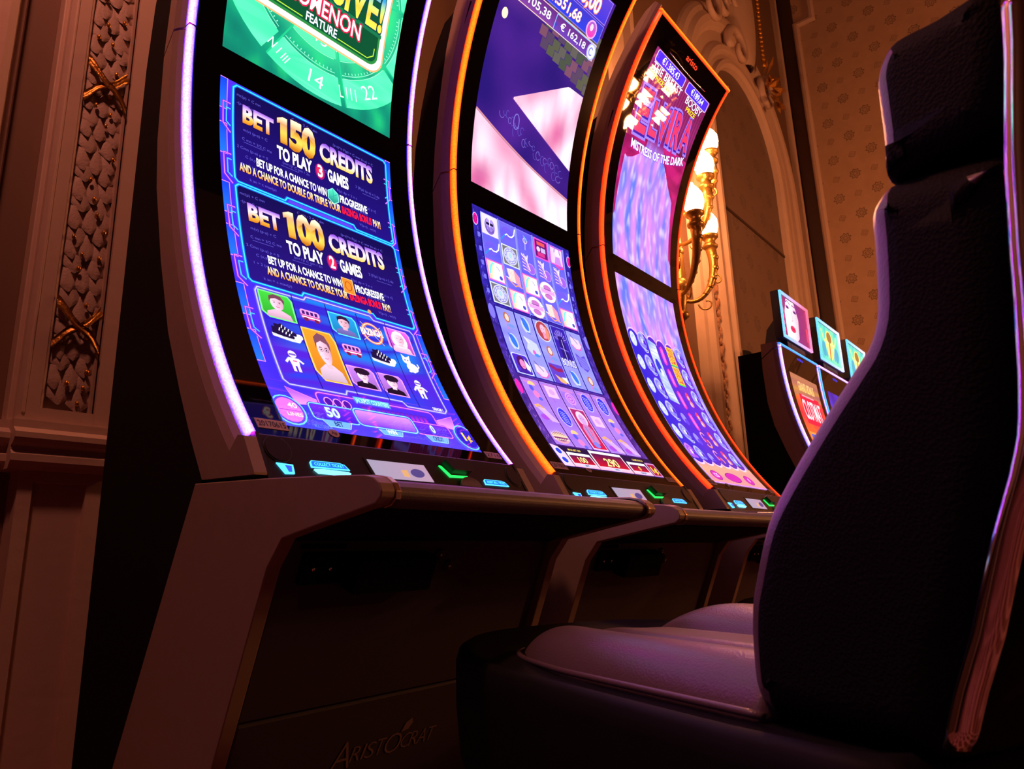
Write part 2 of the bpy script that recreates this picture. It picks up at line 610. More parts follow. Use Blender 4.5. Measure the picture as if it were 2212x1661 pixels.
def bus(A, a, b, lev=4):
    A.rrect(a - 0.022, b - 0.012, a + 0.022, b + 0.013, 0.006, rgb(200, 60, 140), lev)
    A.rrect(a - 0.022, b - 0.002, a + 0.022, b + 0.013, 0.006, rgb(240, 150, 215), lev + 1)
    for i in range(4):
        A.rect(a - 0.018 + i * 0.0095, b, a - 0.0115 + i * 0.0095, b + 0.009, rgb(60, 20, 110), lev + 2)
    for x in (-0.012, 0.012): A.ell(a + x, b - 0.012, 0.0055, 0.0055, rgb(110, 30, 70), lev + 2, 10)
    A.rect(a - 0.02, b - 0.008, a + 0.02, b - 0.005, WHITE, lev + 2)


def toy(A, a, b, lev=4):
    c = rgb(225, 215, 255); d = rgb(120, 90, 190)
    A.ell(a, b + 0.021, 0.0085, 0.009, c, lev, 12)
    A.rect(a - 0.007, b + 0.018, a + 0.007, b + 0.0225, d, lev + 1)
    A.poly([(a - 0.011, b + 0.012), (a + 0.011, b + 0.012), (a + 0.008, b - 0.008), (a - 0.008, b - 0.008)], c, lev)
    A.line([(a - 0.010, b + 0.009), (a - 0.018, b - 0.002)], 0.005, c, lev)
    A.line([(a + 0.010, b + 0.009), (a + 0.018, b + 0.001)], 0.005, c, lev)
    A.rect(a - 0.008, b - 0.022, a - 0.002, b - 0.006, c, lev); A.rect(a + 0.002, b - 0.022, a + 0.008, b - 0.006, c, lev)
    A.line([(a - 0.003, b + 0.004), (a + 0.005, b + 0.004)], 0.003, rgb(220, 60, 120), lev + 1)


def kitten(A, a, b, lev=4):
    c = rgb(235, 225, 255)
    A.ell(a + 0.006, b - 0.008, 0.016, 0.013, c, lev, 14)
    A.ell(a - 0.004, b + 0.01, 0.011, 0.010, c, lev, 14)
    A.poly([(a - 0.014, b + 0.014), (a - 0.014, b + 0.027), (a - 0.004, b + 0.018)], c, lev)
    A.poly([(a + 0.006, b + 0.012), (a + 0.009, b + 0.026), (a - 0.003, b + 0.019)], c, lev)
    for x in (-0.008, 0.0): A.ell(a + x, b + 0.011, 0.0018, 0.0022, rgb(60, 40, 120), lev + 1, 6)
    A.line([(a + 0.018, b - 0.01), (a + 0.026, b - 0.002), (a + 0.024, b + 0.006)], 0.004, c, lev)
    for x in (-0.004, 0.006): A.ell(a + x, b - 0.02, 0.005, 0.003, c, lev, 8)


def art_bet_lower():
    A = Art(0.064, 0.0, 0.514, 0.838)

    def g(a, b):
        e = abs((a - 0.289) / 0.225)
        c = mix(rgb(70, 20, 200), rgb(40, 40, 255), e ** 2)
        c = mix(c, rgb(70, 90, 255), max(0, 1 - b / 0.12) * 0.4)
        return mix(c, rgb(120, 50, 220), 0.25 * (noise.noise(Vector((a * 12, b * 9, 0))) + 0.5))
    A.ground(g, 24, 60)
    # circuit-like ornaments on both margins
    for sd in (0, 1):
        X = (lambda a: a) if not sd else (lambda a: 0.578 - a)
        for b in (0.80, 0.69, 0.545, 0.44, 0.30, 0.19):
            tall = 0.075
            A.poly([(X(0.064), b + tall / 2), (X(0.078), b + tall / 2), (X(0.078), b - tall / 2), (X(0.064), b - tall / 2)], vgrad(b - tall / 2, b + tall / 2, rgb(30, 110, 255), rgb(20, 60, 230)), 1)
            A.line([(X(0.064), b - tall / 2), (X(0.0795), b - tall / 2), (X(0.0795), b + tall / 2), (X(0.064), b + tall / 2)], 0.0022, PK, 2)
        for b in (0.745, 0.62, 0.49, 0.37, 0.245):
            A.glow([(X(0.087), b + 0.035), (X(0.071), b + 0.035), (X(0.071), b - 0.018), (X(0.087), b - 0.036)], 0.002, PK, PKE, 3)
            A.line([(X(0.087), b + 0.022), (X(0.078), b + 0.022), (X(0.078), b - 0.012), (X(0.087), b - 0.02)], 0.003, rgb(70, 190, 255), 6)

    def panel(off, num, games, l1, l2, icon):
        top, bot = 0.832 + off, 0.594 + off
        tab = 0.010
        pts = [(0.098, bot), (0.20, bot), (0.206, bot + tab), (0.372, bot + tab), (0.378, bot), (0.480, bot), (0.4855, bot + 0.006),
               (0.4855, top - 0.008), (0.478, top), (0.099, top), (0.092, top - 0.008), (0.092, bot + 0.007)]
        # inner text block spans up to the right edge of the screen picture
        pts = [((x - 0.092) * 1.035 + 0.092, y) for x, y in pts]
        A.poly(pts, vgrad(bot, top, rgb(30, 14, 120), rgb(14, 8, 70)), 3)
        A.glow(pts, 0.0028, CY, CYE, 4, closed=True)
        A.poly([(0.215, bot + tab - 0.004), (0.375, bot + tab - 0.004), (0.38, bot - 0.004), (0.208, bot - 0.004)], rgb(90, 60, 220), 3)
        chalk = rgb(95, 85, 200)
        fx = [("mc(p) + C mn", 0.100, 0.808), ("-(p-a) C w(x)", 0.10, 0.789), ("m(v) (p-a) + C", 0.115, 0.728), ("C mn = 3/2 C ma", 0.112, 0.705),
              ("2 Cmn (p-a) p = 0", 0.10, 0.681), ("C (x,y) = 7 (p + 1)", 0.118, 0.662), ("(m+1)! C pm / 2n", 0.205, 0.690), ("F(p) dp = 2 n c", 0.345, 0.682),
              ("(p-a)^n F(p) = C ww (n-x) + C", 0.34, 0.803), ("B n [F(p) p n]", 0.405, 0.668), ("2 [F(p) (p-a) n ] dp", 0.40, 0.716), ("V(p-t) , w(x)", 0.40, 0.611),
              ("1 + 2 (x) dx", 0.11, 0.641), ("k an = c max(p)", 0.125, 0.607), ("-(p-a) dp / n", 0.30, 0.722), ("C mn - 2 dp / dm", 0.23, 0.815), ("j(m-1) d m/2", 0.38, 0.648)]
        for st, a, b in fx:
            A.text(a, b + off, st, 0.0065, chalk, 7, bold=-0.004, rot=random.uniform(-0.03, 0.03))
        for a, b in ((0.115, 0.7), (0.3, 0.718), (0.42, 0.708), (0.2, 0.684)):
            A.line([(a, b + off), (a + 0.045, b + off + 0.001)], 0.0009, chalk, 7)
        b1 = 0.750 + off
        OUT = rgb(30, 8, 60)
        A.text(0.113, b1, "BET", 0.040, vgrad(b1, b1 + 0.04, *GOLDP[:1], GOLDP[1], rgb(250, 225, 255), rgb(150, 90, 230)), 10, bold=0.045, width=0.072, outline=OUT)
        gg = vgrad(b1 - 0.008, b1 + 0.06, rgb(190, 110, 20), rgb(255, 215, 90), rgb(190, 115, 25), rgb(255, 240, 200))
        one = [(0.201, b1 - 0.008), (0.218, b1 - 0.008), (0.218, b1 + 0.060), (0.207, b1 + 0.060), (0.193, b1 + 0.052), (0.193, b1 + 0.039), (0.201, b1 + 0.043)]
        A.line(one, 0.006, OUT, 11, closed=True); A.poly(one, gg, 12)
        A.text(0.223, b1 - 0.008, num[1:], 0.067, gg, 12, bold=0.06, width=0.068, outline=OUT)
        A.text(0.302, b1, "CREDITS", 0.043, vgrad(b1, b1 + 0.043, rgb(255, 200, 90), rgb(250, 225, 255), rgb(140, 80, 225)), 10, bold=0.045, width=0.152, outline=OUT)
        b2 = 0.700 + off
        A.text(0.192, b2, "TO PLAY", 0.030, WHITE, 10, bold=0.04, width=0.088, outline=OUT)
        A.ell(0.301, b2 + 0.014, 0.013, 0.021, rgb(150, 20, 110), 8); A.ell(0.301, b2 + 0.014, 0.010, 0.017, rgb(225, 40, 80), 9)
        A.text(0.301, b2, games, 0.030, WHITE, 11, bold=0.03, width=0.013, center=True)
        A.text(0.321, b2, "GAMES", 0.030, WHITE, 10, bold=0.04, width=0.058, outline=OUT)
        b3 = 0.6535 + off
        A.text(0.142, b3, "BET UP FOR A CHANCE TO WIN", 0.019, WHITE, 10, bold=0.032, width=0.172, outline=OUT)
        A.text(0.350, b3, "PROGRESSIVE", 0.019, WHITE, 10, bold=0.032, width=0.078, outline=OUT)
        if icon == 'hex':
            hx = [(0.332 + 0.016 * math.cos(math.radians(t + 30)), b3 + 0.008 + 0.021 * math.sin(math.radians(t + 30))) for t in range(0, 360, 60)]
            A.poly(hx, vgrad(b3 - 0.012, b3 + 0.03, rgb(20, 120, 110), rgb(80, 230, 190)), 10)
            A.line(hx, 0.002, rgb(150, 255, 240), 11, closed=True)
            A.line([hx[1], hx[4]], 0.0015, rgb(40, 160, 150), 12); A.line([hx[0], hx[3]], 0.0015, rgb(40, 160, 150), 12)
        else:
            A.rect(0.317, b3 - 0.012, 0.345, b3 + 0.028, rgb(235, 130, 40), 10)
            A.line([(0.317, b3 - 0.012), (0.345, b3 - 0.012), (0.345, b3 + 0.028), (0.317, b3 + 0.028)], 0.002, rgb(255, 215, 140), 11, closed=True)
            A.ring(0.331, b3 + 0.008, 0.008, 0.012, 0.002, rgb(160, 70, 30), 12)
        b4 = 0.6245 + off
        gl = vgrad(b4, b4 + 0.019, rgb(255, 150, 40), rgb(255, 245, 200))
        if num == "150":
            A.text(0.103, b4, "AND A CHANCE TO DOUBLE OR TRIPLE YOUR", 0.019, gl, 10, bold=0.032, width=0.246, outline=OUT)
        else:
            A.text(0.135, b4, "AND A CHANCE TO DOUBLE YOUR", 0.019, gl, 10, bold=0.032, width=0.188, outline=OUT)
        x = 0.353 if num == "150" else 0.328
        A.text(x, b4, "BAZINGA BONUS", 0.019, rgb(250, 25, 60), 10, bold=0.032, width=0.085, outline=rgb(90, 0, 30))
        A.text(x + 0.089, b4, "PAY!", 0.019, gl, 10, bold=0.032, width=0.022, outline=OUT)
    panel(0, "150", "3", '', '', 'hex')
    panel(-0.244, "100", "2", '', '', 'gold')
    A.ell(0.372, 0.362, 0.005, 0.006, rgb(255, 150, 80), 12, 10)
    # reels
    pts = [(0.100, 0.330), (0.106, 0.340), (0.205, 0.340), (0.212, 0.350), (0.37, 0.350), (0.377, 0.340), (0.478, 0.340), (0.486, 0.330), (0.484, 0.115), (0.474, 0.105),
           (0.372, 0.105), (0.364, 0.117), (0.232, 0.117), (0.226, 0.106), (0.11, 0.106), (0.101, 0.116)]
    A.poly(pts, lambda a, b: mix(rgb(15, 120, 225), rgb(45, 25, 190), 0.5 + 0.5 * math.cos((a - 0.1) / 0.0755 * 2 * math.pi)) if b > 0.2 else mix(rgb(25, 60, 215), rgb(75, 30, 200), 0.5 + 0.5 * math.cos((a - 0.1) / 0.0755 * 2 * math.pi)), 3)
    A.glow(pts, 0.0028, rgb(190, 190, 255), rgb(110, 90, 255), 4, closed=True)
    for i in range(1, 5):
        x = 0.101 + i * 0.0765
        A.line([(x, 0.11), (x, 0.345)], 0.0022, rgb(30, 15, 130), 7)
    SK = rgb(255, 205, 225)
    portrait(A, 0.106, 0.272, 0.068, 0.062, rgb(60, 200, 60), SK, rgb(110, 60, 80), rgb(240, 190, 220), rgb(120, 240, 130))
    portrait(A, 0.258, 0.274, 0.064, 0.054, rgb(30, 150, 220), rgb(245, 190, 205), rgb(40, 20, 60), rgb(120, 110, 190), rgb(90, 220, 240))
    portrait(A, 0.402, 0.268, 0.066, 0.062, rgb(220, 90, 220), SK, rgb(250, 215, 240), rgb(250, 210, 240), rgb(250, 150, 240), long_hair=True)
    portrait(A, 0.181, 0.135, 0.070, 0.130, rgb(245, 150, 40), SK, rgb(120, 70, 90), rgb(235, 200, 225), rgb(255, 195, 90), glasses=True)
    portrait(A, 0.258, 0.136, 0.062, 0.054, rgb(190, 120, 230), rgb(255, 220, 240), rgb(30, 12, 40), rgb(25, 12, 40), rgb(235, 150, 250), cap=True)
    portrait(A, 0.330, 0.134, 0.062, 0.054, rgb(190, 120, 230), rgb(255, 220, 240), rgb(30, 12, 40), rgb(25, 12, 40), rgb(235, 150, 250), cap=True)
    bus(A, 0.211, 0.302); bus(A, 0.289, 0.236)
    shoe(A, 0.139, 0.235, 1.0); shoe(A, 0.362, 0.233, 1.0)
    toy(A, 0.140, 0.165); toy(A, 0.437, 0.162); kitten(A, 0.438, 0.236)
    A.ring(0.361, 0.300, 0.024, 0.026, 0.007, rgb(255, 110, 60), 5)
    A.ring(0.361, 0.300, 0.024, 0.026, 0.002, rgb(255, 240, 220), 6)
    A.text(0.361, 0.292, "BAZINGA!", 0.017, WHITE, 8, bold=0.03, width=0.058, center=True, rot=0.08, outline=rgb(235, 80, 60), ow=0.05)
    for t in (0.7, 2.3): A.line([(0.361 - 0.036 * math.cos(t), 0.3 - 0.036 * math.sin(t)), (0.361 + 0.036 * math.cos(t), 0.3 + 0.036 * math.sin(t))], 0.001, rgb(255, 220, 120), 5)
    A.text(0.444, 0.109, "DENOM 1", 0.008, WHITE, 8, width=0.028)
    # meters under the reels
    for sd in (0, 1):
        X = (lambda a: a) if not sd else (lambda a: 0.584 - a)
        q = [(X(0.098), 0.098), (X(0.165), 0.072), (X(0.165), 0.066), (X(0.108), 0.058)]
        A.poly([q[0], q[1], q[2], q[3]], vgrad(0.058, 0.098, rgb(235, 150, 250), rgb(150, 60, 230)), 3)
        A.line(q, 0.002, PK, 4, closed=True)
    A.glow([(0.205, 0.1), (0.225, 0.096), (0.35, 0.096), (0.375, 0.1)], 0.0016, PK, PKE, 3)
    fr = A.rrpts(0.155, 0.050, 0.430, 0.098, 0.010)
    A.poly(fr, vgrad(0.05, 0.098, rgb(50, 30, 220), rgb(80, 40, 225)), 4)
    A.glow(fr, 0.002, PK, PKE, 5, closed=True)
    for i in range(3):
        A.ell(0.176 + i * 0.0195, 0.077, 0.0085, 0.0105, rgb(75, 15, 160), 8)
        A.ring(0.176 + i * 0.0195, 0.077, 0.0085, 0.0105, 0.002, rgb(255, 150, 230), 9)
    A.rect(0.238, 0.087, 0.322, 0.104, vgrad(0.087, 0.104, rgb(60, 90, 230), rgb(90, 190, 240)), 8)
    A.text(0.2405, 0.090, "JACKPOT COUNTERS", 0.011, rgb(170, 255, 250), 10, bold=0.02, width=0.078)
    for i in range(14):
        a = 0.248 + i * 0.0115
        A.rect(a, 0.062, a + 0.008, 0.083, vgrad(0.06, 0.083, rgb(200, 50, 220), rgb(70, 30, 170)), 8)
    bar = A.rrpts(0.128, 0.026, 0.222, 0.066, 0.008)
    A.poly(bar, vgrad(0.026, 0.066, rgb(60, 25, 200), rgb(110, 40, 220)), 9); A.glow(bar, 0.0018, rgb(150, 230, 255), rgb(70, 110, 255), 10, closed=True)
    bar = A.rrpts(0.356, 0.028, 0.452, 0.062, 0.008)
    A.poly(bar, vgrad(0.026, 0.066, rgb(60, 25, 200), rgb(110, 40, 220)), 9); A.glow(bar, 0.0018, PK, PKE, 10, closed=True)
    wb = A.rrpts(0.220, 0.026, 0.358, 0.070, 0.011)
    A.poly(wb, vgrad(0.026, 0.07, rgb(110, 40, 225), rgb(215, 140, 245)), 13); A.glow(wb, 0.0022, rgb(150, 230, 255), rgb(70, 110, 255), 14, closed=True)
    A.text(0.157, 0.036, "50", 0.022, rgb(200, 255, 245), 17, bold=0.035, width=0.028)
    A.text(0.398, 0.036, "0", 0.020, rgb(200, 255, 245), 17, bold=0.035, width=0.010)
    for a, st, wd in ((0.172, "BET", 0.017), (0.287, "WIN", 0.022), (0.403, "CREDIT", 0.027)):
        A.poly([(a - 0.028, 0.027), (a + 0.028, 0.027), (a + 0.020, 0.011), (a - 0.020, 0.011)], rgb(110, 170, 250), 12)
        A.line([(a - 0.030, 0.027), (a - 0.021, 0.010), (a + 0.021, 0.010), (a + 0.030, 0.027)], 0.0015, rgb(160, 230, 255), 13)
        A.text(a, 0.0135, st, 0.011, WHITE if st == "WIN" else rgb(25, 15, 90), 15, bold=0.02, width=wd, center=True)
    for a, c1 in ((0.085, rgb(240, 110, 220)), (0.494, rgb(40, 30, 190))):
        A.ell(a, 0.038, 0.031, 0.036, rgb(110, 210, 255), 10); A.ell(a, 0.038, 0.028, 0.033, rgb(90, 60, 230), 11); A.ell(a, 0.038, 0.024, 0.029, c1, 12)
    A.text(0.094, 0.044, "40", 0.012, rgb(255, 220, 240), 14, bold=0.02, center=True)
    A.text(0.092, 0.024, "LINES", 0.008, rgb(255, 220, 190), 14, bold=0.02, center=True)
    A.line([(0.066, 0.037), (0.108, 0.037)], 0.0015, rgb(150, 30, 190), 14)
    A.text(0.484, 0.028, "1", 0.022, rgb(255, 225, 90), 14, bold=0.035); A.text(0.494, 0.028, "¢", 0.018, rgb(255, 190, 60), 14, bold=0.03)
    A.text(0.120, 0.003, "MULTI DENOM", 0.008, rgb(90, 120, 255), 12, width=0.034)
    return A


def art_green_upper():
    A = Art(0.064, 0.908, 0.514, 1.694)

    def g(a, b):
        r = math.hypot(a - 0.32, b - 1.2)
        c = mix(rgb(90, 255, 170), rgb(15, 160, 120), r / 0.22)
        c = mix(c, rgb(10, 80, 80), (r - 0.2) / 0.3)
        n = noise.noise(Vector((a * 22, b * 16, 3)))
        return mix(c, rgb(40, 220, 120), max(0, n) * 0.7) if n > 0 else mix(c, rgb(8, 70, 80), -n * 0.8)
    A.ground(g, 40, 70)
    cx, cy = 0.300, 1.200
    pale = rgb(150, 255, 200)

    def sector(r0, r1, t0, t1, col, lev):
        n = 8
        pts = [(cx + r0 * math.cos(math.radians(t0 + (t1 - t0) * i / n)), cy + r0 * math.sin(math.radians(t0 + (t1 - t0) * i / n))) for i in range(n + 1)]
        pts += [(cx + r1 * math.cos(math.radians(t1 - (t1 - t0) * i / n)), cy + r1 * math.sin(math.radians(t1 - (t1 - t0) * i / n))) for i in range(n + 1)]
        A.poly(pts, col, lev)
    names = [(232, "N"), (257, "14"), (286, "L"), (311, "22"), (345, "28"), (208, "26")]
    for t0, t1 in ((190, 238), (241, 283), (286, 327), (330, 372), (375, 420), (120, 187)):
        sector(0.215, 0.285, t0, t1, lambda a, b: mix(rgb(60, 235, 160), rgb(110, 255, 190), noise.noise(Vector((a * 30, b * 30, 1))) + 0.4), 1)
        sector(0.105, 0.17, t0, t1, rgb(85, 240, 165), 1)
        for r in (0.214, 0.206, 0.172):
            pp = [(cx + r * math.cos(math.radians(t)), cy + r * math.sin(math.radians(t))) for t in range(int(t0) + 1, int(t1), 3)]
            A.line(pp, 0.0016, pale, 2)
        for t in range(int(t0) + 4, int(t1) - 2, 3):
            A.line([(cx + 0.198 * math.cos(math.radians(t)), cy + 0.198 * math.sin(math.radians(t))), (cx + 0.203 * math.cos(math.radians(t)), cy + 0.203 * math.sin(math.radians(t)))], 0.002, pale, 2)
        for r0, r1 in ((0.12, 0.285),):
            A.line([(cx + r0 * math.cos(math.radians(t0)), cy + r0 * math.sin(math.radians(t0))), (cx + r1 * math.cos(math.radians(t0)), cy + r1 * math.sin(math.radians(t0)))], 0.004, rgb(30, 190, 130), 3)

    def dial(t, st, r, h, w_=None):
        a = cx + r * math.cos(math.radians(t)); b = cy + r * math.sin(math.radians(t))
        rot = math.radians(t + 90)
        A.text(a, b, st, h, rgb(215, 255, 230), 4, bold=0.0, rot=rot, width=w_)
    dial(238, "N I III", 0.262, 0.024, 0.055); dial(263, "14", 0.262, 0.034, 0.04)
    dial(283, "L I I I", 0.262, 0.03, 0.05); dial(300, "22", 0.262, 0.034, 0.045); dial(206, "26", 0.262, 0.034, 0.045)
    dial(332, "m I I I", 0.262, 0.028, 0.06); dial(352, "28", 0.262, 0.034, 0.045); dial(262, "15", 0.152, 0.028, 0.03); dial(284, "N III", 0.152, 0.026, 0.04)
    # title banner
    bn = A.rrpts(0.075, 1.068, 0.460, 1.35, 0.03, 6)
    A.line(bn, 0.026, rgb(255, 170, 110), 5, closed=True)
    A.line(bn, 0.018, rgb(255, 245, 235), 6, closed=True)
    A.line(A.rrpts(0.084, 1.077, 0.452, 1.34, 0.025, 6), 0.008, rgb(40, 130, 60), 7, closed=True)
    A.poly(A.rrpts(0.086, 1.08, 0.450, 1.34, 0.024, 6), rgb(8, 75, 45), 8)
    A.line([(0.335, 1.086), (0.425, 1.086), (0.442, 1.1), (0.443, 1.12)], 0.0025, rgb(180, 230, 60), 10)
    A.line([(0.10, 1.086), (0.238, 1.086)], 0.0025, rgb(180, 230, 60), 10)
    A.text(0.246, 1.084, "FEATURE", 0.021, WHITE, 11, bold=0.02, width=0.086, outline=rgb(10, 60, 90))
    A.text(0.118, 1.115, "PHENOMENON", 0.040, WHITE, 12, bold=0.012, width=0.278, outline=rgb(215, 20, 70), ow=0.06)
    A.text(0.165, 1.170, "MASSIVE!", 0.085, vgrad(1.17, 1.25, rgb(255, 225, 80), rgb(250, 190, 60), rgb(190, 230, 120), rgb(40, 150, 210)), 14, bold=0.03, width=0.290, outline=rgb(15, 60, 70))
    A.line([(0.30, 1.162), (0.458, 1.158)], 0.01, rgb(20, 110, 70), 10)
    A.text(0.11, 1.275, "THE", 0.05, WHITE, 12, bold=0.03, outline=rgb(15, 60, 70))
    return A


def art_reels_lower():
    A = Art(0.064, 0.0, 0.514, 0.838)

    def g(a, b):
        n = noise.noise(Vector((a * 60, b * 60, 5)))
        base = mix(rgb(120, 70, 190), rgb(60, 45, 200), b / 0.6)
        return mix(base, rgb(15, 10, 60), 0.55 + 0.5 * n)
    A.ground(g, 30, 60)
    edge = 0.0
    bands = [(0.532, 0.829, 4, rgb(85, 80, 225), rgb(110, 100, 240)), (0.305, 0.525, 3, rgb(125, 125, 250), rgb(150, 150, 250)), (0.072, 0.298, 3, rgb(150, 100, 220), rgb(165, 125, 240))]
    rnd = random.Random(3)
    for bi, (b0, b1, rows, c1, c2) in enumerate(bands):
        A.rect(0.090, b0, 0.488, b1, rgb(25, 15, 130) if bi < 2 else rgb(70, 20, 120), 1)
        for c in range(5):
            a0 = 0.0965 + c * 0.0778; a1 = a0 + 0.0705
            A.rect(a0, b0 + 0.004, a1, b1 - 0.004, (lambda a, b, c1=c1, c2=c2: mix(c1, c2, 0.5 + noise.noise(Vector((a * 40, b * 40, 9))))), 2)
            A.line([(a0, b0 + 0.004), (a1, b0 + 0.004), (a1, b1 - 0.004), (a0, b1 - 0.004)], 0.002, rgb(150, 160, 255) if bi < 2 else rgb(190, 150, 240), 3, closed=True)
            if bi == 0:
                A.line([(a1 + 0.0035, b0), (a1 + 0.0035, b1)], 0.004, rgb(140, 140, 255), 2)
                A.line([(a0, b1 - 0.004), (a1, b1 - 0.004)], 0.003, rgb(120, 110, 240), 4)
            if bi == 2:
                A.ell((a0 + a1) / 2, b1 - 0.014, 0.03, 0.006, rgb(190, 120, 200), 3)
            ph = (b1 - b0) / rows
    P0 = 0.0778
    cxs = [0.132 + i * P0 for i in range(5)]

    def cell(bi, r):
        b0, b1, rows, _, _ = bands[bi]
        return b1 - (r + 0.5) * (b1 - b0) / rows

    def helmet(a, b):
        A.rect(a - 0.034, b - 0.033, a + 0.034, b + 0.033, rgb(215, 205, 255), 4)
        A.ell(a, b - 0.002, 0.021, 0.027, rgb(120, 90, 190), 5); A.ell(a, b + 0.002, 0.017, 0.022, rgb(165, 140, 225), 6)
        A.rect(a - 0.015, b + 0.0, a + 0.015, b + 0.008, rgb(25, 15, 60), 7)
        for i in range(6): A.line([(a - 0.013 + i * 0.005, b - 0.022), (a - 0.013 + i * 0.005, b - 0.004)], 0.0018, rgb(70, 40, 140), 7)
        A.line([(a, b - 0.005), (a, b + 0.033)], 0.002, WHITE, 7)
        for i in range(7): A.line([(a, b + 0.018), (a + 0.02 * math.cos(0.5 + i * 0.36), b + 0.018 + 0.013 * math.sin(0.5 + i * 0.36))], 0.0014, rgb(235, 225, 255), 7)

    def sickle(a, b):
        A.ell(a - 0.004, b, 0.024, 0.022, lambda x, y, a=a, b=b: mix(rgb(215, 70, 220), rgb(95, 85, 230), math.hypot(x - a + 0.004, y - b) / 0.024), 4)
        A.line([(a - 0.034, b - 0.028), (a - 0.012, b - 0.006)], 0.005, rgb(50, 130, 240), 5)
        A.line([(a - 0.013, b - 0.007), (a - 0.004, b - 0.002), (a + 0.004, b - 0.007), (a + 0.016, b - 0.006), (a + 0.027, b + 0.004), (a + 0.033, b + 0.026)], 0.0045, rgb(235, 235, 255), 6)

    def horse(a, b):
        A.rect(a - 0.035, b - 0.034, a + 0.035, b + 0.034, rgb(245, 90, 190), 4)
        A.rect(a - 0.031, b - 0.030, a + 0.031, b + 0.030, lambda x, y, a=a: mix(rgb(255, 190, 170), rgb(225, 235, 255), (x - a) / 0.05 + 0.6), 5)
        A.poly([(a - 0.02, b - 0.03), (a - 0.018, b + 0.01), (a - 0.005, b + 0.027), (a + 0.006, b + 0.022), (a + 0.018, b - 0.004), (a + 0.028, b - 0.02), (a + 0.02, b - 0.028), (a + 0.005, b - 0.014), (a + 0.0, b - 0.03)], rgb(240, 240, 255), 6)
        A.line([(a - 0.005, b + 0.026), (a - 0.018, b + 0.012), (a - 0.026, b - 0.014)], 0.007, rgb(110, 215, 230), 7)
        A.line([(a - 0.008, b + 0.02), (a - 0.014, b + 0.0), (a - 0.018, b - 0.026)], 0.004, rgb(245, 225, 150), 8)
        A.line([(a + 0.004, b + 0.017), (a + 0.012, b + 0.012), (a + 0.017, b + 0.004)], 0.0018, rgb(80, 70, 150), 8)
        A.ell(a + 0.018, b - 0.018, 0.007, 0.007, rgb(70, 70, 190), 8, 10)

    def coin(a, b):
        A.rect(a - 0.035, b - 0.034, a + 0.035, b + 0.034, rgb(205, 215, 210), 4); A.rect(a - 0.031, b - 0.030, a + 0.031, b + 0.030, rgb(110, 105, 120), 5)
        A.ell(a, b, 0.029, 0.029, rgb(200, 200, 240), 6); A.ring(a, b, 0.024, 0.024, 0.002, rgb(110, 100, 190), 7); A.ring(a, b, 0.017, 0.017, 0.002, rgb(120, 120, 200), 7)
        A.ell(a, b + 0.002, 0.007, 0.009, rgb(160, 200, 215), 8, 10)
        for i in range(10): A.ell(a + 0.0205 * math.cos(i * 0.63), b + 0.0205 * math.sin(i * 0.63), 0.0018, 0.0018, rgb(80, 70, 160), 8, 6)

    def crate(a, b):
        A.poly([(a - 0.026, b + 0.028), (a + 0.004, b + 0.031), (a + 0.006, b - 0.014), (a - 0.02, b - 0.012)], rgb(250, 215, 205), 5)
        A.poly([(a + 0.004, b + 0.031), (a + 0.027, b + 0.012), (a + 0.026, b - 0.02), (a + 0.006, b - 0.014)], rgb(240, 150, 175), 5)
        for i in range(4): A.line([(a - 0.022 + i * 0.007, b + 0.026), (a - 0.018 + i * 0.007, b - 0.010)], 0.0012, rgb(190, 130, 150), 6)
        for i in range(5): A.line([(a + 0.004, b - 0.01 + i * 0.009), (a + 0.026, b - 0.014 + i * 0.006)], 0.0011, rgb(180, 90, 140), 6)
        A.line([(a - 0.028, b - 0.008), (a - 0.012, b - 0.018), (a, b - 0.026), (a + 0.012, b - 0.020), (a + 0.03, b - 0.024)], 0.004, rgb(245, 150, 90), 7)
        A.line([(a - 0.034, b - 0.002), (a - 0.02, b - 0.006)], 0.003, WHITE, 7)

    def wand(a, b):
        A.ell(a, b, 0.022, 0.022, lambda x, y, a=a, b=b: mix(rgb(170, 90, 225), rgb(95, 85, 230), math.hypot(x - a, y - b) / 0.022), 4)
        A.ring(a, b + 0.004, 0.008, 0.009, 0.0028, rgb(225, 190, 250), 6); A.line([(a - 0.003, b - 0.028), (a + 0.001, b + 0.012)], 0.0025, rgb(190, 190, 250), 6)
        A.poly([(a - 0.008, b + 0.022), (a + 0.006, b + 0.014), (a + 0.014, b + 0.002), (a + 0.006, b + 0.006), (a - 0.002, b + 0.012)], rgb(110, 170, 240), 7)

    def branch(a, b):
        A.ell(a + 0.014, b - 0.012, 0.018, 0.018, rgb(150, 90, 220), 4); A.ring(a + 0.014, b - 0.014, 0.018, 0.018, 0.0016, rgb(200, 170, 240), 5)
        A.line([(a - 0.004, b + 0.025), (a, b), (a + 0.008, b - 0.022)], 0.0045, rgb(250, 215, 220), 6)
        for i in range(5):
            y = b + 0.016 - i * 0.009
            A.line([(a - 0.001 + i * 0.0015, y - 0.006), (a - 0.024, y + 0.009 - i * 0.003)], 0.003, rgb(245, 195, 220), 6)
            A.line([(a - 0.001 + i * 0.0015, y - 0.004), (a - 0.022, y + 0.004 - i * 0.003)], 0.0014, rgb(130, 50, 150), 7)
        for dx in (-0.024, -0.014, 0.004): A.line([(a - 0.002, b + 0.006), (a + dx, b + 0.03)], 0.003, rgb(250, 225, 200), 6)

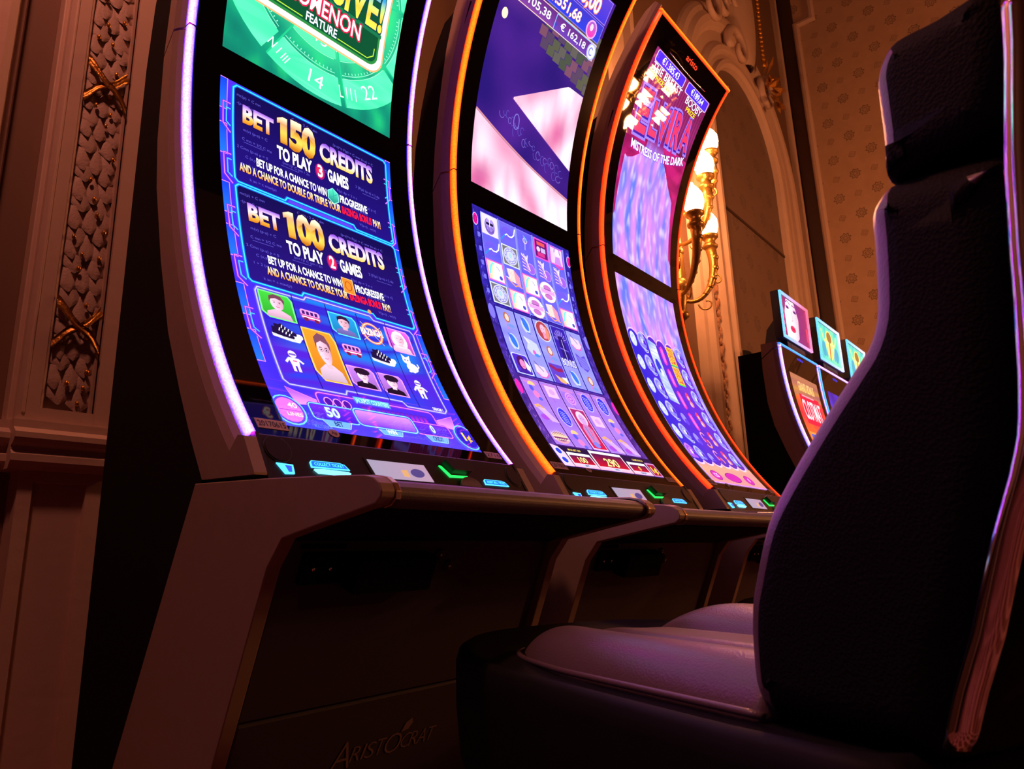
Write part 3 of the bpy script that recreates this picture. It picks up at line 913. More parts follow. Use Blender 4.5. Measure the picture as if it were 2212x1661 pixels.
    def redcard(a, b):
        A.rect(a - 0.034, b - 0.034, a + 0.034, b + 0.034, rgb(240, 70, 190), 4); A.rect(a - 0.029, b - 0.029, a + 0.029, b + 0.029, rgb(90, 20, 110), 5)
        A.rect(a - 0.02, b + 0.012, a + 0.018, b + 0.024, rgb(235, 80, 80), 6); A.ell(a - 0.014, b - 0.002, 0.009, 0.009, rgb(225, 190, 230), 6, 10)
        A.rect(a - 0.002, b - 0.01, a + 0.02, b + 0.006, rgb(190, 170, 230), 6); A.rect(a - 0.02, b - 0.026, a + 0.016, b - 0.012, rgb(200, 50, 130), 6)

    def doll(a, b):
        A.rect(a - 0.034, b - 0.032, a + 0.030, b + 0.032, rgb(235, 70, 190), 4); A.rect(a - 0.030, b - 0.028, a + 0.028, b + 0.028, rgb(215, 190, 245), 5)
        A.ell(a + 0.004, b + 0.012, 0.013, 0.015, rgb(245, 210, 235), 6); A.poly([(a - 0.014, b - 0.028), (a + 0.022, b - 0.028), (a + 0.014, b), (a - 0.006, b)], rgb(190, 130, 220), 6)
        A.line([(a - 0.012, b + 0.012), (a - 0.008, b + 0.03), (a + 0.012, b + 0.03), (a + 0.018, b + 0.01)], 0.004, rgb(150, 90, 200), 7)
        A.line([(a - 0.01, b - 0.034), (a + 0.012, b - 0.040), (a + 0.03, b - 0.034)], 0.005, rgb(245, 60, 130), 7)

    def oval(a, b):
        A.ell(a, b, 0.038, 0.036, rgb(255, 190, 170), 4); A.ell(a, b, 0.036, 0.034, rgb(255, 255, 250), 5)
        A.ell(a, b + 0.014, 0.019, 0.011, rgb(190, 110, 190), 6); A.ell(a, b - 0.016, 0.019, 0.010, rgb(190, 110, 190), 6)
        A.rect(a - 0.033, b - 0.0065, a + 0.033, b + 0.0065, rgb(220, 150, 225), 7)
        A.line([(a - 0.035, b + 0.0085), (a + 0.035, b + 0.0085)], 0.0018, rgb(90, 40, 120), 8)
        A.line([(a - 0.035, b - 0.0085), (a + 0.035, b - 0.0085)], 0.0012, rgb(90, 40, 120), 8)

    grid1 = [[helmet, sickle, wand, redcard, doll], [sickle, coin, branch, branch, branch], [horse, crate, horse, oval, sickle], [coin, horse, oval, crate, horse]]
    for r in range(4):
        for c in range(5): grid1[r][c](cxs[c], cell(0, r))

    def ringdrop(a, b):
        A.ell(a, b + 0.006, 0.013, 0.017, rgb(170, 100, 70), 5); A.ell(a + 0.001, b + 0.006, 0.008, 0.012, rgb(240, 200, 190), 6)
        A.line([(a - 0.004, b - 0.01), (a - 0.008, b - 0.034)], 0.003, rgb(220, 90, 140), 5); A.ell(a + 0.01, b - 0.02, 0.014, 0.006, rgb(110, 140, 230), 4)

    def bluefig(a, b):
        A.ell(a, b, 0.018, 0.027, rgb(190, 200, 255), 4); A.ell(a, b + 0.003, 0.011, 0.022, rgb(50, 110, 230), 5, rot=0.25)
        A.line([(a - 0.004, b - 0.024), (a + 0.012, b - 0.027)], 0.003, rgb(60, 110, 220), 5); A.poly([(a - 0.016, b + 0.028), (a - 0.004, b + 0.018), (a - 0.012, b + 0.008)], rgb(60, 90, 210), 6)

    def redhead(a, b):
        A.ell(a, b, 0.033, 0.036, rgb(200, 205, 255), 4); A.ell(a, b, 0.030, 0.033, rgb(165, 60, 70), 5); A.ell(a + 0.014, b - 0.004, 0.012, 0.022, rgb(220, 130, 110), 6)
        A.ell(a, b + 0.006, 0.012, 0.017, rgb(245, 170, 200), 7); A.rect(a - 0.006, b - 0.026, a + 0.006, b - 0.006, rgb(225, 140, 180), 7)
        for s_ in (-1, 1): A.ell(a + s_ * 0.0045, b + 0.008, 0.002, 0.0014, rgb(60, 20, 70), 8, 6)
        A.line([(a - 0.004, b - 0.004), (a + 0.004, b - 0.004)], 0.0016, rgb(190, 40, 80), 8)

    def darkhead(a, b):
        A.rrect(a - 0.033, b - 0.034, a + 0.033, b + 0.034, 0.008, rgb(200, 205, 255), 4); A.rrect(a - 0.030, b - 0.031, a + 0.030, b + 0.031, 0.007, rgb(70, 40, 190), 5)
        A.ell(a - 0.001, b + 0.003, 0.018, 0.024, rgb(70, 20, 90), 6); A.ell(a + 0.001, b, 0.011, 0.016, rgb(240, 130, 190), 7)
        A.poly([(a + 0.014, b + 0.02), (a + 0.03, b - 0.004), (a + 0.024, b - 0.022), (a + 0.012, b - 0.014)], rgb(220, 220, 255), 6)
        A.poly([(a - 0.028, b - 0.031), (a + 0.02, b - 0.031), (a + 0.008, b - 0.016), (a - 0.01, b - 0.016)], rgb(60, 30, 150), 7)
        A.line([(a - 0.003, b - 0.008), (a + 0.006, b - 0.009)], 0.002, rgb(200, 40, 90), 8)

    def unicorn(a, b):
        A.poly([(a - 0.026, b + 0.03), (a - 0.018, b + 0.01), (a - 0.028, b - 0.01), (a - 0.012, b - 0.026), (a + 0.012, b - 0.03), (a + 0.028, b - 0.016), (a + 0.024, b + 0.016), (a + 0.004, b + 0.024)], rgb(190, 195, 250), 5)
        A.line([(a - 0.026, b + 0.03), (a - 0.01, b + 0.012)], 0.003, WHITE, 6); A.ell(a, b - 0.018, 0.007, 0.009, rgb(210, 90, 190), 6, 10); A.ell(a + 0.008, b - 0.026, 0.012, 0.006, rgb(70, 130, 230), 6, 10)

    def fan(a, b):
        A.poly([(a - 0.022, b + 0.014), (a - 0.026, b - 0.016), (a, b - 0.03), (a + 0.026, b - 0.014), (a + 0.018, b + 0.01)], rgb(215, 195, 250), 5)
        A.line([(a - 0.02, b + 0.024), (a + 0.008, b - 0.006)], 0.0028, rgb(90, 60, 90), 6)
        A.line([(a - 0.026, b - 0.014), (a - 0.01, b - 0.028), (a + 0.012, b - 0.027), (a + 0.026, b - 0.012), (a + 0.022, b)], 0.004, rgb(225, 80, 170), 6)

    def bird(a, b):
        A.rect(a - 0.032, b - 0.034, a + 0.032, b + 0.034, rgb(90, 60, 190), 4)
        A.line([(a - 0.03, b + 0.026), (a, b + 0.014), (a + 0.028, b + 0.018)], 0.012, rgb(140, 30, 90), 5)
        A.poly([(a - 0.02, b - 0.004), (a, b - 0.012), (a + 0.028, b - 0.02), (a + 0.016, b - 0.032), (a - 0.006, b - 0.028)], rgb(225, 165, 110), 6); A.poly([(a + 0.006, b - 0.01), (a + 0.03, b - 0.03), (a + 0.03, b - 0.008)], WHITE, 7)

    def owl(a, b):
        A.poly([(a - 0.024, b + 0.03), (a - 0.004, b + 0.018), (a + 0.022, b + 0.028), (a + 0.026, b - 0.02), (a + 0.006, b - 0.034), (a - 0.022, b - 0.018)], rgb(90, 70, 200), 5)
        for i in range(6): A.line([(a - 0.018 + i * 0.007, b + 0.018), (a - 0.010 + i * 0.006, b - 0.024)], 0.0022, rgb(150, 150, 245), 6)
    grid2 = [[ringdrop, bluefig, redhead, None, fan], [bluefig, unicorn, ringdrop, None, owl], [darkhead, fan, bird, bluefig, ringdrop]]
    for r in range(3):
        for c in range(5):
            if grid2[r][c]: grid2[r][c](cxs[c], cell(1, r))
    # tall dark seat emblem with the word below it
    a = cxs[3]
    A.rect(a - 0.033, 0.405, a + 0.033, 0.520, rgb(50, 30, 160), 4)
    for i in range(17):
        t = math.radians(10 + i * 10)
        A.line([(a, 0.47), (a + 0.030 * math.cos(t), 0.47 + 0.042 * math.sin(t))], 0.0016, rgb(190, 170, 230) if i % 2 else rgb(100, 80, 210), 5)
    A.poly([(a - 0.018, 0.412), (a + 0.018, 0.412), (a + 0.014, 0.452), (a + 0.012, 0.49), (a - 0.012, 0.49), (a - 0.014, 0.452)], rgb(35, 20, 110), 6)
    A.line([(a, 0.41), (a + 0.002, 0.478)], 0.002, rgb(200, 200, 255), 7); A.line([(a - 0.02, 0.446), (a + 0.02, 0.44)], 0.003, rgb(120, 100, 230), 7)
    A.text(a, 0.384, "BONUS", 0.024, rgb(225, 220, 255), 9, bold=0.02, width=0.062, center=True, outline=rgb(30, 15, 110), ow=0.06)

    def gem(a, b):
        A.ell(a, b + 0.018, 0.015, 0.013, rgb(240, 190, 130), 5, t0=0, t1=180); A.ell(a - 0.006, b + 0.008, 0.008, 0.01, rgb(80, 80, 220), 6); A.ell(a + 0.004, b - 0.012, 0.012, 0.013, rgb(220, 120, 190), 5); A.ell(a + 0.012, b - 0.026, 0.008, 0.006, rgb(90, 90, 220), 6)

    def comb(a, b):
        A.line([(a - 0.03, b + 0.02), (a - 0.012, b + 0.026), (a + 0.006, b + 0.012)], 0.009, rgb(230, 160, 110), 6)
        for i in range(6): A.line([(a - 0.022 + i * 0.005, b + 0.018), (a + 0.012 + i * 0.005, b - 0.026)], 0.0018, rgb(235, 200, 235), 6)
        A.ell(a - 0.012, b - 0.014, 0.016, 0.010, rgb(160, 70, 210), 5)

    def crown(a, b):
        A.ell(a, b - 0.008, 0.031, 0.018, rgb(210, 150, 170), 5); A.ell(a, b - 0.002, 0.029, 0.016, rgb(120, 50, 110), 6)
        for i in range(9):
            x = a - 0.028 + i * 0.007
            A.poly([(x - 0.004, b - 0.004), (x, b + 0.022 - abs(i - 4) * 0.002), (x + 0.004, b - 0.004)], rgb(240, 200, 170), 7)
            A.ell(x, b - 0.012, 0.0025, 0.003, rgb(250, 225, 200), 7, 6)

    def page(a, b):
        A.rect(a - 0.024, b - 0.012, a + 0.024, b + 0.028, rgb(225, 180, 235), 5); A.line([(a - 0.024, b - 0.012), (a + 0.024, b - 0.012), (a + 0.024, b + 0.028), (a - 0.024, b + 0.028)], 0.0018, rgb(150, 90, 190), 6, closed=True)
        A.ell(a, b + 0.008, 0.012, 0.010, rgb(205, 150, 225), 6); A.line([(a - 0.01, b - 0.014), (a - 0.004, b - 0.026)], 0.003, rgb(160, 80, 190), 6)

    def blueoval(a, b):
        A.ell(a, b, 0.023, 0.033, rgb(190, 180, 255), 4); A.ell(a, b, 0.020, 0.030, rgb(55, 50, 215), 5)
        for i in range(6): A.line([(a - 0.012 + rnd.uniform(-.003, .003), b + 0.018 - i * 0.007), (a + 0.01, b + 0.012 - i * 0.007)], 0.0022, rgb(170, 170, 255), 6)

    def rose(a, b):
        A.ell(a, b, 0.022, 0.022, rgb(205, 140, 230), 5); A.ring(a, b, 0.015, 0.015, 0.003, rgb(160, 90, 210), 6); A.ring(a, b, 0.007, 0.007, 0.003, rgb(150, 70, 200), 6); A.line([(a, b - 0.02), (a + 0.006, b - 0.036)], 0.004, rgb(150, 80, 200), 5)
    grid3 = [[gem, page, rose, blueoval, blueoval], [comb, blueoval, None, page, gem], [crown, gem, None, comb, comb]]
    for r in range(3):
        for c in range(5):
            if grid3[r][c]: grid3[r][c](cxs[c], cell(2, r) - 0.004)
    a = cxs[2]
    A.rect(a - 0.034, 0.078, a + 0.034, 0.222, rgb(240, 190, 220), 5); A.rect(a - 0.031, 0.081, a + 0.031, 0.219, vgrad(0.08, 0.22, rgb(200, 20, 70), rgb(160, 40, 110)), 6)
    A.ell(a + 0.002, 0.188, 0.021, 0.026, rgb(235, 200, 235), 7); A.ell(a + 0.002, 0.184, 0.014, 0.019, rgb(200, 150, 215), 8); A.poly([(a - 0.02, 0.1), (a + 0.016, 0.1), (a + 0.022, 0.15), (a + 0.008, 0.17), (a - 0.008, 0.17), (a - 0.02, 0.15)], rgb(190, 120, 180), 7)
    for s_ in (-1, 1): A.ell(a + 0.002 + s_ * 0.005, 0.187, 0.002, 0.0015, rgb(60, 20, 80), 9, 6)
    A.line([(a - 0.006, 0.16), (a - 0.004, 0.11)], 0.004, rgb(90, 110, 200), 8); A.line([(a + 0.01, 0.155), (a + 0.004, 0.12)], 0.003, rgb(230, 60, 120), 8)
    A.ell(a - 0.006, 0.095, 0.014, 0.012, rgb(120, 120, 220), 8, 10)
    for a in (0.0735, 0.5075):
        A.ell(a, 0.794, 0.011, 0.020, rgb(220, 210, 255), 4); A.ell(a, 0.794, 0.0095, 0.018, rgb(235, 20, 150), 5); A.ring(a, 0.794, 0.005, 0.009, 0.002, rgb(110, 10, 90), 6)
        for i in range(5): A.rect(a - 0.006 + (0.010 if a < 0.3 else -0.010), 0.74 - i * 0.045, a + 0.004 + (0.010 if a < 0.3 else -0.010), 0.755 - i * 0.045, rgb(110, 110, 240), 4)
        A.ell(a + 0.002, 0.5, 0.012, 0.024, rgb(120, 110, 240), 4); A.ell(a + 0.002, 0.26, 0.011, 0.024, rgb(220, 40, 170), 4)
    for i in range(120):
        sd = i % 2
        a = (0.066 + rnd.random() * 0.022) if sd else (0.490 + rnd.random() * 0.022)
        b = 0.07 + rnd.random() * 0.75
        A.line([(a, b), (a + rnd.uniform(-.006, .006), b + rnd.uniform(.004, .014))], 0.0014, rgb(110, 95, 215) if b > 0.3 else rgb(160, 100, 200), 3)
    # meter bar
    A.rect(0.064, 0.0, 0.514, 0.070, rgb(25, 12, 60), 7)
    A.poly([(0.064, 0.072), (0.09, 0.066), (0.104, 0.048), (0.104, 0), (0.064, 0)], rgb(235, 190, 235), 8)
    for b in (0.05, 0.02): A.ell(0.082, b, 0.012, 0.012, rgb(245, 240, 255), 9, 14); A.ell(0.082, b, 0.010, 0.010, rgb(40, 60, 210), 10, 14)

    def meter(a0, a1, b0, b1, st, h, c):
        A.poly([(a0 + 0.004, b1), (a1 - 0.004, b1), (a1, b0), (a0, b0)], vgrad(b0, b1, rgb(255, 170, 200), WHITE), 9)
        A.rect(a0 + 0.007, b0 + 0.013, a1 - 0.007, b1 - 0.009, vgrad(b0 + 0.012, b1 - 0.008, rgb(190, 10, 40), rgb(60, 15, 70)), 10)
        A.text((a0 + a1) / 2, b0 + 0.017, st, h, c, 13, bold=0.02, center=True, outline=rgb(90, 10, 30), ow=0.05)
        A.rect((a0 + a1) / 2 - 0.018, b0 + 0.001, (a0 + a1) / 2 + 0.018, b0 + 0.011, rgb(190, 190, 230), 11)
    meter(0.106, 0.208, 0.0, 0.050, "100", 0.018, rgb(255, 235, 150)); meter(0.210, 0.362, 0.0, 0.068, "290", 0.027, rgb(255, 235, 150)); meter(0.366, 0.462, 0.0, 0.046, "0", 0.014, rgb(255, 215, 90))
    A.text(0.157, 0.0025, "BET", 0.006, INKC, 14, center=True); A.text(0.286, 0.0025, "WIN", 0.006, INKC, 14, center=True); A.text(0.414, 0.0025, "CREDIT", 0.006, INKC, 14, center=True)
    A.text(0.125, 0.056, "MAX BET 500", 0.006, rgb(255, 220, 90), 12, bold=0.01); A.text(0.41, 0.054, "GAME PAYS 0", 0.006, rgb(255, 220, 90), 12, bold=0.01)
    A.rect(0.466, 0.0, 0.514, 0.052, rgb(190, 130, 190), 9); A.rect(0.472, 0.004, 0.508, 0.046, rgb(150, 15, 50), 10)
    A.text(0.478, 0.014, "1¢", 0.022, rgb(255, 215, 80), 13, bold=0.03)
    return A


INKC = rgb(40, 20, 60)


def art_jackpot_upper():
    A = Art(0.064, 0.908, 0.514, 1.694)

    def g(a, b):
        n = noise.noise(Vector((a * 7, b * 7, 2)))
        c = mix(rgb(35, 18, 105), rgb(70, 30, 130), 0.5 + n)
        return mix(c, rgb(150, 80, 160), max(0, (b - 1.45) / 0.3) * max(0, 1 - (a - 0.064) / 0.25))
    A.ground(g, 30, 60)

    def light(a, b):
        n = noise.noise(Vector((a * 9, b * 7, 8)))
        m = noise.noise(Vector((a * 30, b * 8, 4)))
        c = mix(rgb(205, 100, 150), rgb(252, 228, 242), 0.60 + n * 1.1)
        return mix(c, rgb(175, 85, 140), max(0, m) * 0.8)

    def fine_poly(pts, lev):
        # sliced into strips so that the marbling shows
        ys = [p[1] for p in pts]
        A.poly(pts, light, lev)
    # light field under the sash, cut into columns for shading detail
    def edge_lo(a): return 1.135 + (1.015 - 1.135) * (a - 0.065) / 0.44 - 0.012 * math.sin((a - 0.065) / 0.44 * math.pi)
    def edge_hi(a): return 1.232 + (1.12 - 1.232) * (a - 0.199) / 0.309
    N = 44
    for i in range(N):
        x0 = 0.064 + 0.45 * i / N; x1 = 0.064 + 0.45 * (i + 1) / N
        A.poly(((x0, 0.908), (x1, 0.908), (x1, edge_lo(x1)), (x0, edge_lo(x0))), light, 1)
        if x0 >= 0.199:
            A.poly(((x0, edge_hi(x0)), (x1, edge_hi(x1)), (x1, min(1.378, 1.232 + (x1 - 0.199) * 0.617)), (x0, min(1.378, 1.232 + (x0 - 0.199) * 0.617))), light, 1)
    A.line([(a, edge_lo(a) + 0.004) for a in [0.065 + 0.449 * i / 20 for i in range(21)]], 0.006, rgb(200, 130, 140), 2)
    A.line([(0.199, 1.232), (0.514, 1.118)], 0.003, rgb(90, 40, 130), 2)
    rnd = random.Random(5)
    for i in range(26):       # scrollwork on the sash
        t = i / 25
        a = 0.17 + 0.30 * t; b = (edge_lo(a) + edge_hi(max(a, 0.2))) / 2 + rnd.uniform(-0.018, 0.018)
        A.ring(a, b, rnd.uniform(0.006, 0.013), rnd.uniform(0.008, 0.016), 0.0016, rgb(85, 75, 175) if i % 3 else rgb(120, 100, 190), 3, 12, rnd.uniform(0, 180), rnd.uniform(260, 355))
    A.ring(0.235, 1.17, 0.012, 0.024, 0.003, rgb(120, 110, 200), 3)
    for i in range(9):        # dim tiled wall at upper right
        for j in range(7):
            a = 0.245 + i * 0.034 + (j % 2) * 0.017; b = 1.395 + j * 0.032 - (i * 0.006)
            if b < 1.36 + (0.52 - a) * 0.25: continue
            c = [rgb(80, 82, 66), rgb(112, 70, 92), rgb(88, 84, 80), rgb(78, 60, 88), rgb(66, 74, 62)][(i * 7 + j * 3) % 5]
            A.rect(a, b, a + 0.0325, b + 0.0305, c, 2)
    # jackpot meters
    def band(a0, b0, b1, c0, c1, cl):
        A.rect(a0, b0, 0.500, b1, vgrad(b0, b1, c0, c1), 6)
        A.line([(a0, b0), (0.500, b0), (0.500, b1), (a0, b1)], 0.0035, cl, 8, closed=True)
    band(0.064, 1.497, 1.548, rgb(120, 60, 150), rgb(90, 40, 120), rgb(245, 200, 180))
    band(0.293, 1.497, 1.545, rgb(55, 60, 190), rgb(70, 50, 150), rgb(120, 190, 250))
    band(0.064, 1.556, 1.612, rgb(40, 60, 210), rgb(60, 50, 180), rgb(120, 110, 230))
    band(0.064, 1.618, 1.69, rgb(60, 50, 200), rgb(90, 60, 190), rgb(150, 120, 240))
    A.text(0.120, 1.511, "€ 105,38", 0.023, WHITE, 11, bold=0.01, width=0.148)
    A.text(0.320, 1.511, "€ 162,18", 0.021, WHITE, 11, bold=0.01, width=0.130)
    A.text(0.200, 1.567, "€ 1.551,68", 0.030, rgb(255, 245, 235), 11, bold=0.015, width=0.190, outline=rgb(230, 130, 60), ow=0.03)
    A.text(0.180, 1.628, "€ 10.000,00", 0.044, rgb(255, 250, 245), 11, bold=0.02, width=0.272, outline=rgb(255, 120, 90), ow=0.05)
    A.ell(0.451, 1.578, 0.026, 0.029, rgb(235, 160, 225), 13); A.ell(0.451, 1.578, 0.021, 0.024, vgrad(1.55, 1.6, rgb(240, 40, 160), rgb(150, 90, 190)), 14)
    A.ell(0.449, 1.584, 0.008, 0.011, rgb(225, 200, 240), 15)
    A.ell(0.484, 1.520, 0.022, 0.027, rgb(170, 170, 245), 13); A.ell(0.484, 1.520, 0.018, 0.022, rgb(215, 220, 255), 14); A.ring(0.482, 1.52, 0.009, 0.012, 0.004, rgb(110, 110, 200), 15, 14, 40, 320)
    A.ell(0.095, 1.44, 0.012, 0.016, rgb(255, 225, 190), 5); A.ell(0.14, 1.60, 0.01, 0.012, rgb(255, 225, 190), 5)
    return A


def marble(a, b):
    n = noise.noise(Vector((a * 26, b * 7, 1)))
    m = noise.noise(Vector((a * 60, b * 22, 6)))
    k = noise.noise(Vector((a * 9, b * 3, 12)))
    c = mix(rgb(90, 110, 245), rgb(205, 130, 240), 0.5 + n * 1.1 + (0.289 - abs(a - 0.289)) * 0.6)
    c = mix(c, rgb(70, 130, 250), max(0, k) * 0.9)
    return mix(c, rgb(235, 215, 255), max(0, m) * 0.8)


def art_curtain_upper():
    A = Art(0.064, 0.908, 0.514, 1.694)
    A.ground(lambda a, b: mix(marble(a, b), rgb(130, 30, 110), max(0, min(1, (b - 1.36) / 0.06))), 70, 90)
    red = lambda a, b: mix(rgb(130, 15, 75), rgb(190, 30, 110), 0.5 + 0.5 * math.sin(a * 420 + b * 30))
    lc = [(0.064, 1.06), (0.074, 1.076), (0.084, 1.2), (0.088, 1.30), (0.105, 1.295), (0.14, 1.31), (0.175, 1.335), (0.21, 1.38), (0.21, 1.46), (0.064, 1.46)]
    A.poly(lc, red, 1)
    rc = [(0.514, 1.0), (0.497, 1.02), (0.492, 1.15), (0.478, 1.255), (0.44, 1.29), (0.39, 1.34), (0.35, 1.38), (0.315, 1.46), (0.514, 1.56)]
    A.poly(rc, red, 1)
    A.rect(0.064, 1.44, 0.514, 1.694, lambda a, b: mix(rgb(100, 25, 60), rgb(150, 40, 110), 0.5 + noise.noise(Vector((a * 8, b * 8, 0)))), 2)
    for i in range(26): A.line([(0.074 + i * 0.017, 1.44), (0.078 + i * 0.017, 1.694)], 0.003, rgb(90, 15, 60), 3)
    # title, rising to the right
    big = vgrad(1.40, 1.6, rgb(240, 60, 100), rgb(215, 50, 95))
    rot = 0.215
    OUT = rgb(150, 120, 255)
    letters = [("E", 0.098, 1.405, 0.145, 0.085), ("L", 0.190, 1.425, 0.115, 0.060), ("V", 0.252, 1.432, 0.120, 0.066), ("I", 0.322, 1.447, 0.120, 0.024), ("R", 0.352, 1.448, 0.125, 0.066), ("A", 0.420, 1.468, 0.115, 0.068)]
    for ch, a, b, h, wd in letters:
        A.text(a + wd / 2, b, ch, h, big, 9, bold=0.03, width=wd * 0.86, rot=0.12, center=True)
        A.text(a + wd / 2, b - 0.003, ch, h * 1.01, rgb(60, 25, 150), 7, bold=0.06, width=wd * 0.96, rot=0.12, center=True)
        A.text(a + wd / 2, b - 0.005, ch, h * 1.02, OUT, 6, bold=0.10, width=wd * 1.14, rot=0.12, center=True)
    A.text(0.112, 1.338, "MISTRESS OF THE DARK", 0.030, WHITE, 9, bold=0.02, width=0.39, rot=rot, outline=rgb(110, 40, 170), ow=0.05, bend=lambda t: -0.02 * math.sin(t * math.pi))
    for a0, a1 in ((0.078, 0.300), (0.322, 0.508)):
        A.rrect(a0, 1.650, a1, 1.692, 0.008, rgb(225, 195, 215), 5); A.rrect(a0 + 0.004, 1.653, a1 - 0.004, 1.690, 0.006, rgb(75, 40, 235), 6)
    A.text(0.122, 1.661, "€1.385,43", 0.023, WHITE, 9, bold=0.005, width=0.130); A.text(0.362, 1.661, "€189,64", 0.023, WHITE, 9, bold=0.005, width=0.104)
    A.text(0.082, 1.622, "THE BREAST", 0.026, rgb(235, 225, 245), 9, bold=0.015, width=0.225, outline=rgb(60, 10, 50)); A.text(0.352, 1.622, "BOOBY", 0.026, rgb(235, 225, 245), 9, bold=0.015, width=0.134, outline=rgb(60, 10, 50))
    A.text(0.112, 1.600, "PRIZE EVER", 0.017, rgb(250, 215, 40), 9, bold=0.02, width=0.148, outline=rgb(60, 10, 50)); A.text(0.376, 1.600, "PRIZE", 0.017, rgb(250, 215, 40), 9, bold=0.02, width=0.078, outline=rgb(60, 10, 50))
    return A


def art_moon_lower():
    A = Art(0.064, 0.0, 0.514, 0.838)
    A.ground(marble, 60, 90)
    tops = [0.628, 0.622, 0.612, 0.616, 0.628, 0.628]
    body = lambda a, b: mix(mix(rgb(35, 30, 190), rgb(90, 35, 190), (a - 0.07) / 0.3), rgb(75, 45, 130), max(0, (0.3 - b) * 2.2) * (a - 0.06) / 0.4)
    for c in range(6):
        a0 = 0.064 + c * 0.0695; a1 = a0 + 0.0725
        pts = [(a0, 0.10)] + [((a0 + a1) / 2 + 0.036 * math.cos(math.radians(t)), 0.592 + 0.034 * math.sin(math.radians(t))) for t in (180, 150, 120, 90, 60, 30, 0)] + [(a1, 0.10)]
        A.poly([(x, y + 0.006) for x, y in pts], rgb(240, 180, 225), 1); A.poly(pts, body, 2)
    A.rect(0.066, 0.095, 0.484, 0.592, body, 2)

    def moon(a, b):
        A.ell(a, b, 0.020, 0.030, lambda x, y, a=a, b=b: mix(rgb(235, 235, 255), rgb(180, 195, 250), math.hypot(x - a, y - b) / 0.03 + noise.noise(Vector((x * 90, y * 90, 0))) * 0.5), 5)
        for dx, dy in ((-0.006, 0.006), (0.006, -0.008), (0.002, 0.012)): A.ell(a + dx, b + dy, 0.003, 0.004, rgb(150, 160, 235), 6, 8)

    def blades(a, b, c=rgb(175, 180, 255), d=rgb(70, 40, 210)):
        A.ell(a, b + 0.008, 0.030, 0.036, mix(d, c, 0.35), 4)
        A.ring(a - 0.002, b + 0.014, 0.021, 0.024, 0.006, c, 5, 16, 20, 230)
        A.ring(a + 0.003, b + 0.006, 0.012, 0.016, 0.004, c, 6, 12, 0, 260)
        A.ell(a + 0.002, b + 0.006, 0.005, 0.010, WHITE, 7, 8)
        A.poly([(a + 0.004, b + 0.01), (a + 0.022, b + 0.014), (a + 0.026, b - 0.01), (a + 0.01, b - 0.004)], rgb(70, 20, 200), 6)
        for i in range(4): A.line([(a - 0.022 + i * 0.004, b - 0.012 - i * 0.003), (a + 0.004 + i * 0.006, b - 0.036 + i * 0.002)], 0.003, c, 6)
        A.ring(a + 0.012, b - 0.03, 0.014, 0.008, 0.0035, c, 6, 10, 180, 380)

    def caps(a, b, c=rgb(215, 60, 190)):
        A.line([(a - 0.003, b + 0.034), (a + 0.003, b - 0.034)], 0.030, mix(c, (0, 0, 0), 0.35), 4); A.ell(a, b, 0.015, 0.040, c, 5)
        for i in range(3): A.line([(a - 0.006 + i * 0.005, b + 0.028), (a - 0.004 + i * 0.005, b - 0.026)], 0.0018, rgb(245, 150, 235), 6)

    def redwoman(a, b):
        A.ell(a, b + 0.012, 0.014, 0.020, rgb(230, 60, 110), 4); A.ell(a + 0.001, b + 0.008, 0.007, 0.010, rgb(250, 180, 170), 5); A.ell(a + 0.006, b - 0.018, 0.014, 0.014, rgb(240, 130, 150), 5); A.ell(a - 0.002, b - 0.022, 0.006, 0.008, rgb(250, 200, 180), 6)

    def goldtwist(a, b):
        A.ring(a, b + 0.012, 0.016, 0.022, 0.006, rgb(235, 150, 190), 5, 14, 30, 240); A.ring(a + 0.004, b - 0.012, 0.018, 0.018, 0.008, rgb(240, 140, 110), 5, 14, 200, 420); A.ell(a, b - 0.002, 0.008, 0.012, rgb(200, 40, 110), 6)
    for i in range(5): moon(0.0935, 0.585 - i * 0.0925)
    for i in range(6): blades(0.158, 0.585 - i * 0.0925)
    blades(0.093, 0.125, rgb(190, 120, 250), rgb(120, 20, 190))
    # tall pale card with a blue-white pattern
    A.poly([(0.196, 0.36), (0.262, 0.352), (0.262, 0.60), (0.2, 0.612)], lambda a, b: mix(rgb(60, 120, 240), rgb(225, 230, 255), 0.55 + 0.9 * noise.noise(Vector((a * 38, b * 20, 3)))), 4)
    for i in range(16): A.line([(0.2 + 0.004 * (i % 4), 0.37 + i * 0.015), (0.26 - 0.005 * (i % 3), 0.362 + i * 0.015 + 0.008 * math.sin(i))], 0.0018, rgb(120, 140, 230), 5)
    A.ell(0.228, 0.505, 0.018, 0.03, rgb(30, 50, 200), 6); A.ell(0.236, 0.48, 0.009, 0.016, rgb(215, 225, 255), 7)
    for i in range(3): A.ell(0.230, 0.29 - i * 0.085, 0.017, 0.022, rgb(140, 130, 240), 4); A.ell(0.238, 0.275 - i * 0.085, 0.014, 0.014, rgb(90, 60, 220), 5)
    for i in range(4): caps(0.302, 0.562 - i * 0.0925)
    goldtwist(0.302, 0.205); goldtwist(0.302, 0.125)
    for k in range(2):
        y0 = 0.535 - k * 0.083
        A.rect(0.345, y0, 0.402, y0 + 0.078, rgb(250, 200, 60), 5)
        for i, st in enumerate(("FREE", "SPIN", "GAME")):
            A.text(0.373, y0 + 0.056 - i * 0.025, st, 0.016, rgb(190, 40, 60), 7, bold=0.02, width=0.046, center=True)
            A.line([(0.347, y0 + 0.051 - i * 0.025), (0.40, y0 + 0.052 - i * 0.025)], 0.003, rgb(230, 60, 90), 6)
        A.line([(0.345, y0), (0.402, y0)], 0.006, rgb(40, 200, 60), 8)
    for i in range(4): redwoman(0.372, 0.39 - i * 0.085)
    for i in range(6): blades(0.445, 0.585 - i * 0.0925)
